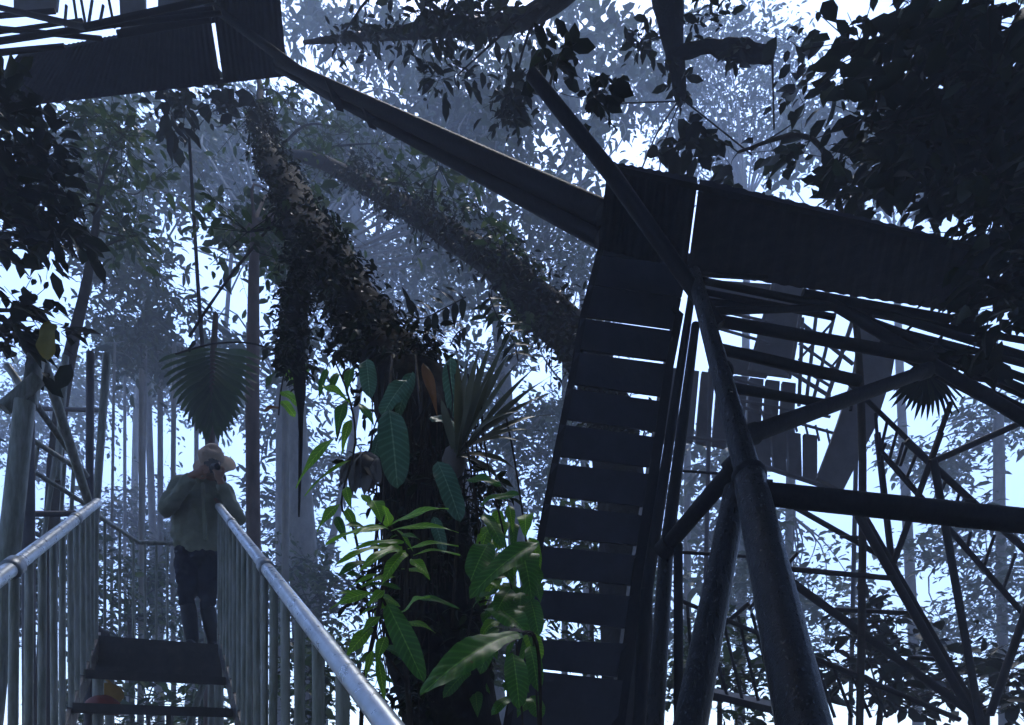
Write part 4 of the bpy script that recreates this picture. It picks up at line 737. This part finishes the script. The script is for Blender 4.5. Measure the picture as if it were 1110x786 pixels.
m = MB(); m.tube([P(234, 340, 7.7), P(231, 385, 7.62), P(230, 448, 7.62), P(227, 500, 7.8), P(226, 600, 8), P(226, 1000, 8)], [.03, .035, .045, .045, .05, .06], 10); m.build('trunk', M['bark_brown'], pm)
fp = thing('fan_palm', P(1120, 820, 4.6), 'black fan palm leaf tangled in the dark pipes under the deck', 'palm'); fp.location.z = 0
spec = []
for k in range(20):
    a = R(200 + 150 * k / 19); L = 48 + random.uniform(-8, 8); spec.append(((1004 + 8 * math.cos(a), 404 - 6 * math.sin(a), 4.5), (1004 + L * math.cos(a), 404 - L * 1.05 * math.sin(a), 4.4), 6))
palm_blades(fp, 0, 0, 4.5, spec, M['leaf_dark'], 6)
m = MB(); m.tube(smooth_path([P(1190, 1090, 4.6), P(1195, 700, 4.6), P(1150, 452, 4.6), P(1004, 404, 4.5)], 6), lerp_list([.05, .045, .025, .01], 6), 8); m.build('trunk', M['twig'], fp)
# pinnate sprigs in the canopy gap
def sprig(lab, pts, nl_, L, w_, mat, nm='leaf_sprig'):
    t = thing(nm, P(*pts[0]), lab, 'sprig'); sp = smooth_path([P(*q) for q in pts], 6); Y = pts[0][2]
    m = MB(); m.tube(sp, [wid(1.6, Y) / 2] * len(sp), 4); m.build('stem', M['twig'], t); m = MB()
    for k in range(nl_):
        j = 1 + int((len(sp) - 2) * k / nl_); p = sp[j]; d = (sp[j + 1] - sp[j - 1]).normalized() if j + 1 < len(sp) else (sp[j] - sp[j - 1]).normalized()
        for s in (-1, 1):
            sd = d.cross(Vector((0, 1, 0.2))).normalized() * s
            m.blade(p, p + (sd * 0.85 + d * 0.5 + Vector((0, -.2, -.2))).normalized() * wid(L * random.uniform(.8, 1.15), Y), wid(w_, Y), (0, -.7, .6), .1, .25, 6, 'lance', 0, 1)
    m.build('foliage', M[mat], t)
sprig('pinnate sprig of dark leaflets hanging between the mossy trunks', [(505, 322, 5), (480, 335, 5), (458, 345, 5), (440, 342, 5)], 7, 26, 9, 'leaf_dark')
sprig('sprig with long thin leaflets low in the canopy gap', [(530, 320, 5), (540, 345, 5), (556, 368, 5), (562, 392, 5)], 7, 24, 7, 'leaf_dark')
sprig('hazy sprig touching the slanting mossy trunk', [(505, 355, 6), (495, 362, 6), (488, 375, 6)], 6, 16, 4, 'leaf_dark')
sprig('sprig against the white gap left of the forked trunk', [(330, 340, 5), (305, 345, 5), (300, 370, 5), (298, 392, 5)], 6, 20, 9, 'leaf_dark')
tw_ = thing('bare_branch', P(180, 386, 6), 'arching bare twig across the lower canopy gap', 'twig'); m = MB()
m.tube(smooth_path([P(190, 384, 6), P(230, 373, 6), P(270, 372, 6), P(300, 382, 6), P(330, 400, 5.5)], 5), [0.008] * 21, 5); m.build('stem', M['twig'], tw_)
m = MB()
for a, b in (((205, 382), (214, 368)), ((290, 378), (285, 392))): m.blade(P(*a, 6), P(*b, 6), wid(8, 6), (0, -.8, .5))
m.build('foliage', M['leaf_dark'], tw_)
yl = thing('yellowing_leaf_spray', P(52, 350, 3.7), 'dull yellow green leaf among the black leaves at far left', 'leaf')
lf(yl, (55, 350, 3.6), (52, 390, 3.5), 24, 'leaf_yellow', 'oval', .1, veins=0.02, nl=16); m = MB(); m.tube([P(30, 330, 3.8), P(55, 350, 3.6)], [.004] * 2, 5); m.build('stem', M['twig'], yl)
# lianas
for lab, pts, w_ in [('fine lianas falling from the black trunk end to the deck, the left strand', [(735, 110, 6.6), (712, 145, 6.3), (693, 190, 6)], 1.8), ('fine liana straight under the black trunk end', [(737, 110, 6.6), (722, 150, 6.4), (713, 192, 6.2)], 1.5), ('long thin liana crossing toward the large round leaves', [(740, 108, 6.6), (780, 140, 6.4), (815, 168, 6.2)], 1.6), ('liana hanging from the tip of the mossy side branch', [(837, 58, 6.4), (838, 100, 6.3), (839, 140, 6.2)], 2.2),
                     ('dark vine cutting across the clearing gap beside the forked trunk', [(205, 365, 6.2), (235, 320, 6.3), (265, 280, 6.4), (330, 200, 6.8)], 3), ('thin liana along the horizontal sky line left of the black trunk', [(737, 110, 6.6), (700, 111, 6.5), (670, 112, 6.5)], 1.4)]:
    m = MB(); sp = smooth_path([P(*q) for q in pts], 6); m.tube(sp, [wid(w_, pts[0][2]) / 2] * len(sp), 5, 0.2, 20); tag(m.build('liana', M['twig']), lab, 'liana')
# ================================================================== the person
def fuse(mb_fn, voxel, smooth_it, name, mat, parent=None, wrinkle=0.0, wscale=14.0, origin=(0, 0, 0), stretch=(1, 1, 1)):
    """overlapping tapered limbs fused into one continuous skin"""
    m = MB(); mb_fn(m); me = bpy.data.meshes.new(name); me.from_pydata(m.v, [], m.f)
    ob = bpy.data.objects.new(name, me); COL.objects.link(ob)
    r = ob.modifiers.new('r', 'REMESH'); r.mode = 'VOXEL'; r.voxel_size = voxel; r.use_smooth_shade = True
    if smooth_it: s = ob.modifiers.new('s', 'SMOOTH'); s.factor = 0.5; s.iterations = smooth_it
    dg = bpy.context.evaluated_depsgraph_get(); dg.update()
    me2 = bpy.data.meshes.new_from_object(ob.evaluated_get(dg)); ob.modifiers.clear(); ob.data = me2; bpy.data.meshes.remove(me)
    me2.name = name
    if wrinkle:
        for v in me2.vertices:
            q = Vector((v.co.x * stretch[0], v.co.y * stretch[1], v.co.z * stretch[2])) * wscale
            v.co += v.normal * wrinkle * (noise.noise(q) + 0.6 * abs(noise.noise(q * 2.1)))
    me2.materials.clear(); me2.materials.append(mat)
    me2.polygons.foreach_set('use_smooth', [True] * len(me2.polygons)); me2.update()
    if parent is not None: ob.parent = parent
    else: ob.location = origin
    return ob
PY = 6.0
org = P(207, 700, PY); org.z = LZ
def J(px, py, y=0.0): return Vector(((px - 207) / FPX * PY, y, (700 - py) / FPX * PY))
hipL, hipR = J(203, 594, -.01), J(223, 594, .06)
kneeL, kneeR = J(206, 645, -.05), J(223, 647, .03)
ankL, ankR = J(208, 691, .02), J(226, 691, .12)
pel, waist, chest, neck = J(213, 588, .02), J(213, 566, .0), J(218, 536, -.05), J(231, 515, -.09)
shL, shR = J(203, 523, -.13), J(244, 526, -.03)
elL, elR = J(194, 555, -.22), J(263, 560, -.10)
wrL, wrR = J(230, 527, -.37), J(258, 533, -.36)
haL, haR = J(241, 524, -.40), J(256, 523, -.40)
head = J(243, 508, -.20)
def limb(m, pts, rad, seg=14):
    sp = smooth_path(pts, 5); m.tube(sp, lerp_list(rad, 5), seg)
    for p, r in zip(pts, rad): m.ball(p, r * 0.98, seg=12, rings=8)
rot_h = Matrix.Rotation(R(47), 3, 'X') @ Matrix.Rotation(R(34), 3, 'Z')
def hand(m, w, h, d, curl):
    ax = (h - w).normalized(); s = ax.cross(Vector((0, 1, 0.2))).normalized(); nrm = s.cross(ax)
    m.ball((w + h) / 2, .036, .026, .045, 12, 8, rot=Matrix((s, nrm, ax)).transposed()); limb(m, [w, (w + h) / 2, h], [.026, .03, .028], 10)
    for i, L in enumerate((.065, .078, .072, .055)):
        b = h + s * (-.03 + .02 * i); limb(m, [b, b + ax * L * .5 + nrm * curl * .3, b + ax * L * .8 + nrm * curl], [.0105, .0095, .008], 8)
    b = (w + h) / 2 + s * -.036; limb(m, [b, b + s * -.02 + ax * .03 + nrm * curl * .3, b + s * -.012 + ax * .06 + nrm * curl * .7], [.013, .011, .009], 8)
def body(m):
    m.ball(head, .078, .098, .112, 20, 14, rot=rot_h)
    H = lambda x, y, z: head + rot_h @ Vector((x, y, z))
    m.ball(H(0, -.055, -.055), .052, .048, .06); m.tube([H(0, -.09, .02), H(0, -.118, -.025), H(0, -.098, -.035)], [.009, .016, .012], 8)
    for s in (-1, 1): m.ball(H(s * .08, .0, -.01), .010, .02, .032); m.ball(H(s * .033, -.085, .012), .014, .012, .010)
    m.tube([H(-.025, -.10, -.065), H(0, -.107, -.066), H(.025, -.10, -.065)], [.007, .009, .007], 6)
    limb(m, [neck + Vector((0, .02, -.04)), neck, head + Vector((-.01, .02, -.05))], [.062, .056, .055])
    limb(m, [pel, waist, chest, neck], [.125, .12, .135, .06]); limb(m, [shL, chest, shR], [.06, .1, .06])
    for a, b, c in ((shL, elL, wrL), (shR, elR, wrR)): limb(m, [a, b, c], [.05, .042, .03])
    hand(m, wrL, haL, 1, .02); hand(m, wrR, haR, 1, .03)
    for a, b, c in ((hipL, kneeL, ankL), (hipR, kneeR, ankR)): limb(m, [a, b, c], [.085, .058, .042])
pr = fuse(body, .0075, 3, 'person', M['skin'], None, origin=org)
tag(pr, 'person in olive shirt, hat and rubber boots leaning on the handrail', 'person')
def shirt(m):
    limb(m, [J(212, 584, .02), J(212, 566, 0), chest, J(224, 520, -.07)], [.150, .140, .160, .095], 22); limb(m, [shL, J(222, 526, -.08), shR], [.072, .125, .072], 16)
    limb(m, [J(203, 578, -.02), J(205, 550, -.05)], [.115, .12]); limb(m, [J(223, 580, .05), J(226, 550, .0)], [.115, .12])
    limb(m, [shL, elL, wrL.lerp(elL, .12)], [.072, .064, .048]); limb(m, [shR, elR, wrR.lerp(elR, .15)], [.078, .064, .048])
    m.tube([J(224, 522, -.07), J(232, 513, -.10)], [.085, .072], 16)
sh_ = fuse(shirt, .011, 4, 'shirt', M['shirt'], pr, .017, 10, stretch=(1, 1, 1.7))
m = MB(); A, B = J(232, 527, -.215), J(230, 584, -.13); m.box((A + B) / 2, (B - A) / 2, Vector((.014, -.002, 0)), Vector((0, .012, 0))); m.build('button_placket', M['shirt'], sh_, local=True)
m = MB(); m.box(J(207, 536, -.205), (.05, -.012, 0), (0, .012, 0), (0, 0, .055)); m.box(J(207, 530, -.212), (.052, -.012, 0), (0, .012, 0), (0, 0, .018)); m.build('chest_pocket', M['shirt'], sh_, local=True)
def trousers(m):
    limb(m, [J(212, 582, .02), J(212, 594, .02)], [.125, .132], 18)
    limb(m, [hipL, kneeL.lerp(hipL, .4), kneeL + Vector((0, 0, .0)), J(207, 656, -.04)], [.102, .086, .064, .05]); limb(m, [hipR, kneeR.lerp(hipR, .4), kneeR, J(224, 656, .04)], [.102, .084, .062, .048])
fuse(trousers, .011, 4, 'trousers', M['trouser'], pr, .014, 9, stretch=(1, 1, 2.2))
for k, an, toe in ((kneeL, ankL, Vector((.07, -.22, 0))), (kneeR, ankR, Vector((.13, -.17, 0)))):
    def boot(m, k=k, an=an, toe=toe):
        f = Vector((an.x, an.y, .045)); limb(m, [k.lerp(an, .12), k.lerp(an, .5), k.lerp(an, .95)], [.068, .066, .052]); limb(m, [f + toe * -.22, f + toe * .4, f + toe * .85], [.045, .047, .042])
        m.box(f + toe * .35 + Vector((0, 0, -.03)), toe * .68, Vector((-toe.y, toe.x, 0)).normalized() * .045, (0, 0, .012))
    fuse(boot, .009, 3, 'rubber_boot', M['boot'], pr, .003, 8)
def hat(m):
    H = lambda x, y, z: head + rot_h @ Vector((x, y, z)); seg = 32
    prof = [(.0, .150), (.045, .148), (.085, .138), (.098, .12), (.104, .075), (.108, .045), (.150, .020), (.175, -.005), (.172, -.012), (.145, .010), (.100, .035), (.09, .06), (.0, .10)]
    vs = [];
    for r, z in prof:
        for k in range(seg):
            th = 2 * math.pi * k / seg; wv = (.008 * math.sin(3 * th) + .006 * math.sin(5 * th + 1)) * max(0, (r - .1) / .07)
            vs.append(H(r * math.cos(th) * .97, r * math.sin(th) * 1.08, z + wv + (.012 * math.sin(th * 2) if r < .09 else 0)))
    m.add(vs, [(i * seg + k, i * seg + (k + 1) % seg, (i + 1) * seg + (k + 1) % seg, (i + 1) * seg + k) for i in range(len(prof) - 1) for k in range(seg)])
m = MB(); hat(m); m.build('sun_hat', M['hat'], pr, local=True)
m = MB(); Hh = lambda x, y, z: head + rot_h @ Vector((x, y, z)); m.ball(Hh(0, .015, .0), .084, .096, .085, 18, 12, rot=rot_h); m.build('hair', M['hair'], pr, local=True)
m = MB(); m.ball(Hh(0, -.062, -.078), .050, .05, .05, 14, 9, rot=rot_h, lump=.3); m.build('beard', M['hair'], pr, local=True)
ck = thing('hand_camera', org + J(247, 525, -.40), 'small black camera held to the face under the hat brim', 'camera')
c = org + J(251, 519, -.385)
m = MB(); m.box(c, (.06, -.02, 0), (.008, .022, 0), (0, 0, .038)); m.box(c + Vector((0, 0, .045)), (.02, -.006, 0), (.006, .018, 0), (0, 0, .012)); m.build('body', M['camera'], ck, smooth=False)
ld = Vector((.72, -.62, -.28)).normalized(); m = MB(); m.tube([c + ld * .015, c + ld * .05, c + ld * .09], [.024, .025, .027], 20); lb = m.build('lens', M['camera'], ck)
m = MB(); m.tube([c + ld * .0905, c + ld * .092], [.021, .020], 18); m.build('lens_glass', M['glass'], ck)
# unseen canopy added behind and over the camera to darken near tower and haze
g = np.random.default_rng(55); cs = []; rs = []
while len(cs) < 1000:
    a = g.uniform(0, 2 * math.pi); d = 32 * math.sqrt(g.uniform(0.004, 1)); x, y = d * math.cos(a), d * math.sin(a); z = g.uniform(3.5, 24)
    if y > -1.5 and not (z > 1.3 * max(y, 0) + 5.5 + abs(x) * 0.1): continue
    if len(cs) < 350 and not (abs(x) < 14 and -4 < y < 14): continue  # first clumps crowd overhead to shade the near haze
    if -16 < x < -2.5 and -13 < y < 0: continue  # opening left so light reaches the person and stair
    cs.append((x, y, z)); rs.append(g.uniform(1.0, 2.0))
V, Q, T = leaf_cloud(cs, rs, 8, 6, 0.7, 0.55, 0.4, 56)
m = MB(); m.np_quads(V, Q); m.f.extend(map(tuple, T.tolist()))
for k in range(26):
    a = g.uniform(math.pi * 1.05, math.pi * 1.95); d = g.uniform(5, 26); x, y = d * math.cos(a), d * math.sin(a)
    m.tube([(x, y, -.3), (x + g.uniform(-1, 1), y, 12), (x + g.uniform(-2, 2), y, 24)], [.22, .16, .06], 8)
cs = []; rs = []
while len(cs) < 420:
    az = g.choice([-1, 1]) * g.uniform(R(40), R(95)); d = g.uniform(16, 48); x, y = d * math.sin(az), d * math.cos(az)
    cs.append((x, y, g.uniform(0.5, 24) if d > 24 else g.uniform(5, 20))); rs.append(g.uniform(1.1, 2.2))
V, Q, T = leaf_cloud(cs, rs, 8, 8, 0.42, 0.45, 0.4, 57)
o = len(m.v); m.v.extend(map(tuple, V.tolist())); m.f.extend(map(tuple, (Q + o).tolist())); m.f.extend(map(tuple, (T + o).tolist()))
for k in range(34):
    az = g.choice([-1, 1]) * g.uniform(R(41), R(90)); d = g.uniform(16, 46); x, y = d * math.sin(az), d * math.cos(az)
    m.tube([(x, y, -2), (x + g.uniform(-1, 1), y, 12), (x + g.uniform(-2, 2), y, 24)], [.2, .15, .06], 8)
tag(m.build('unseen_shade_forest', M['leaf_mid']), kind='stuff')  # added shade canopy together with side woods outside the frame
# ================================================================== render settings
scn.render.engine = 'CYCLES'
cy = scn.cycles
cy.max_bounces = 6; cy.diffuse_bounces = 3; cy.glossy_bounces = 2; cy.transmission_bounces = 3; cy.transparent_max_bounces = 4; cy.volume_bounces = 2
cy.use_denoising = True
try: cy.denoiser = 'OPENIMAGEDENOISE'
except Exception: pass
cy.sample_clamp_indirect = 8
cy.caustics_reflective = False; cy.caustics_refractive = False
vs = scn.view_settings; scn.display_settings.display_device = 'sRGB'
vs.view_transform = 'Standard'; vs.look = 'None'; vs.gamma = 1.0; vs.use_curve_mapping = False
vs.exposure = 2.65
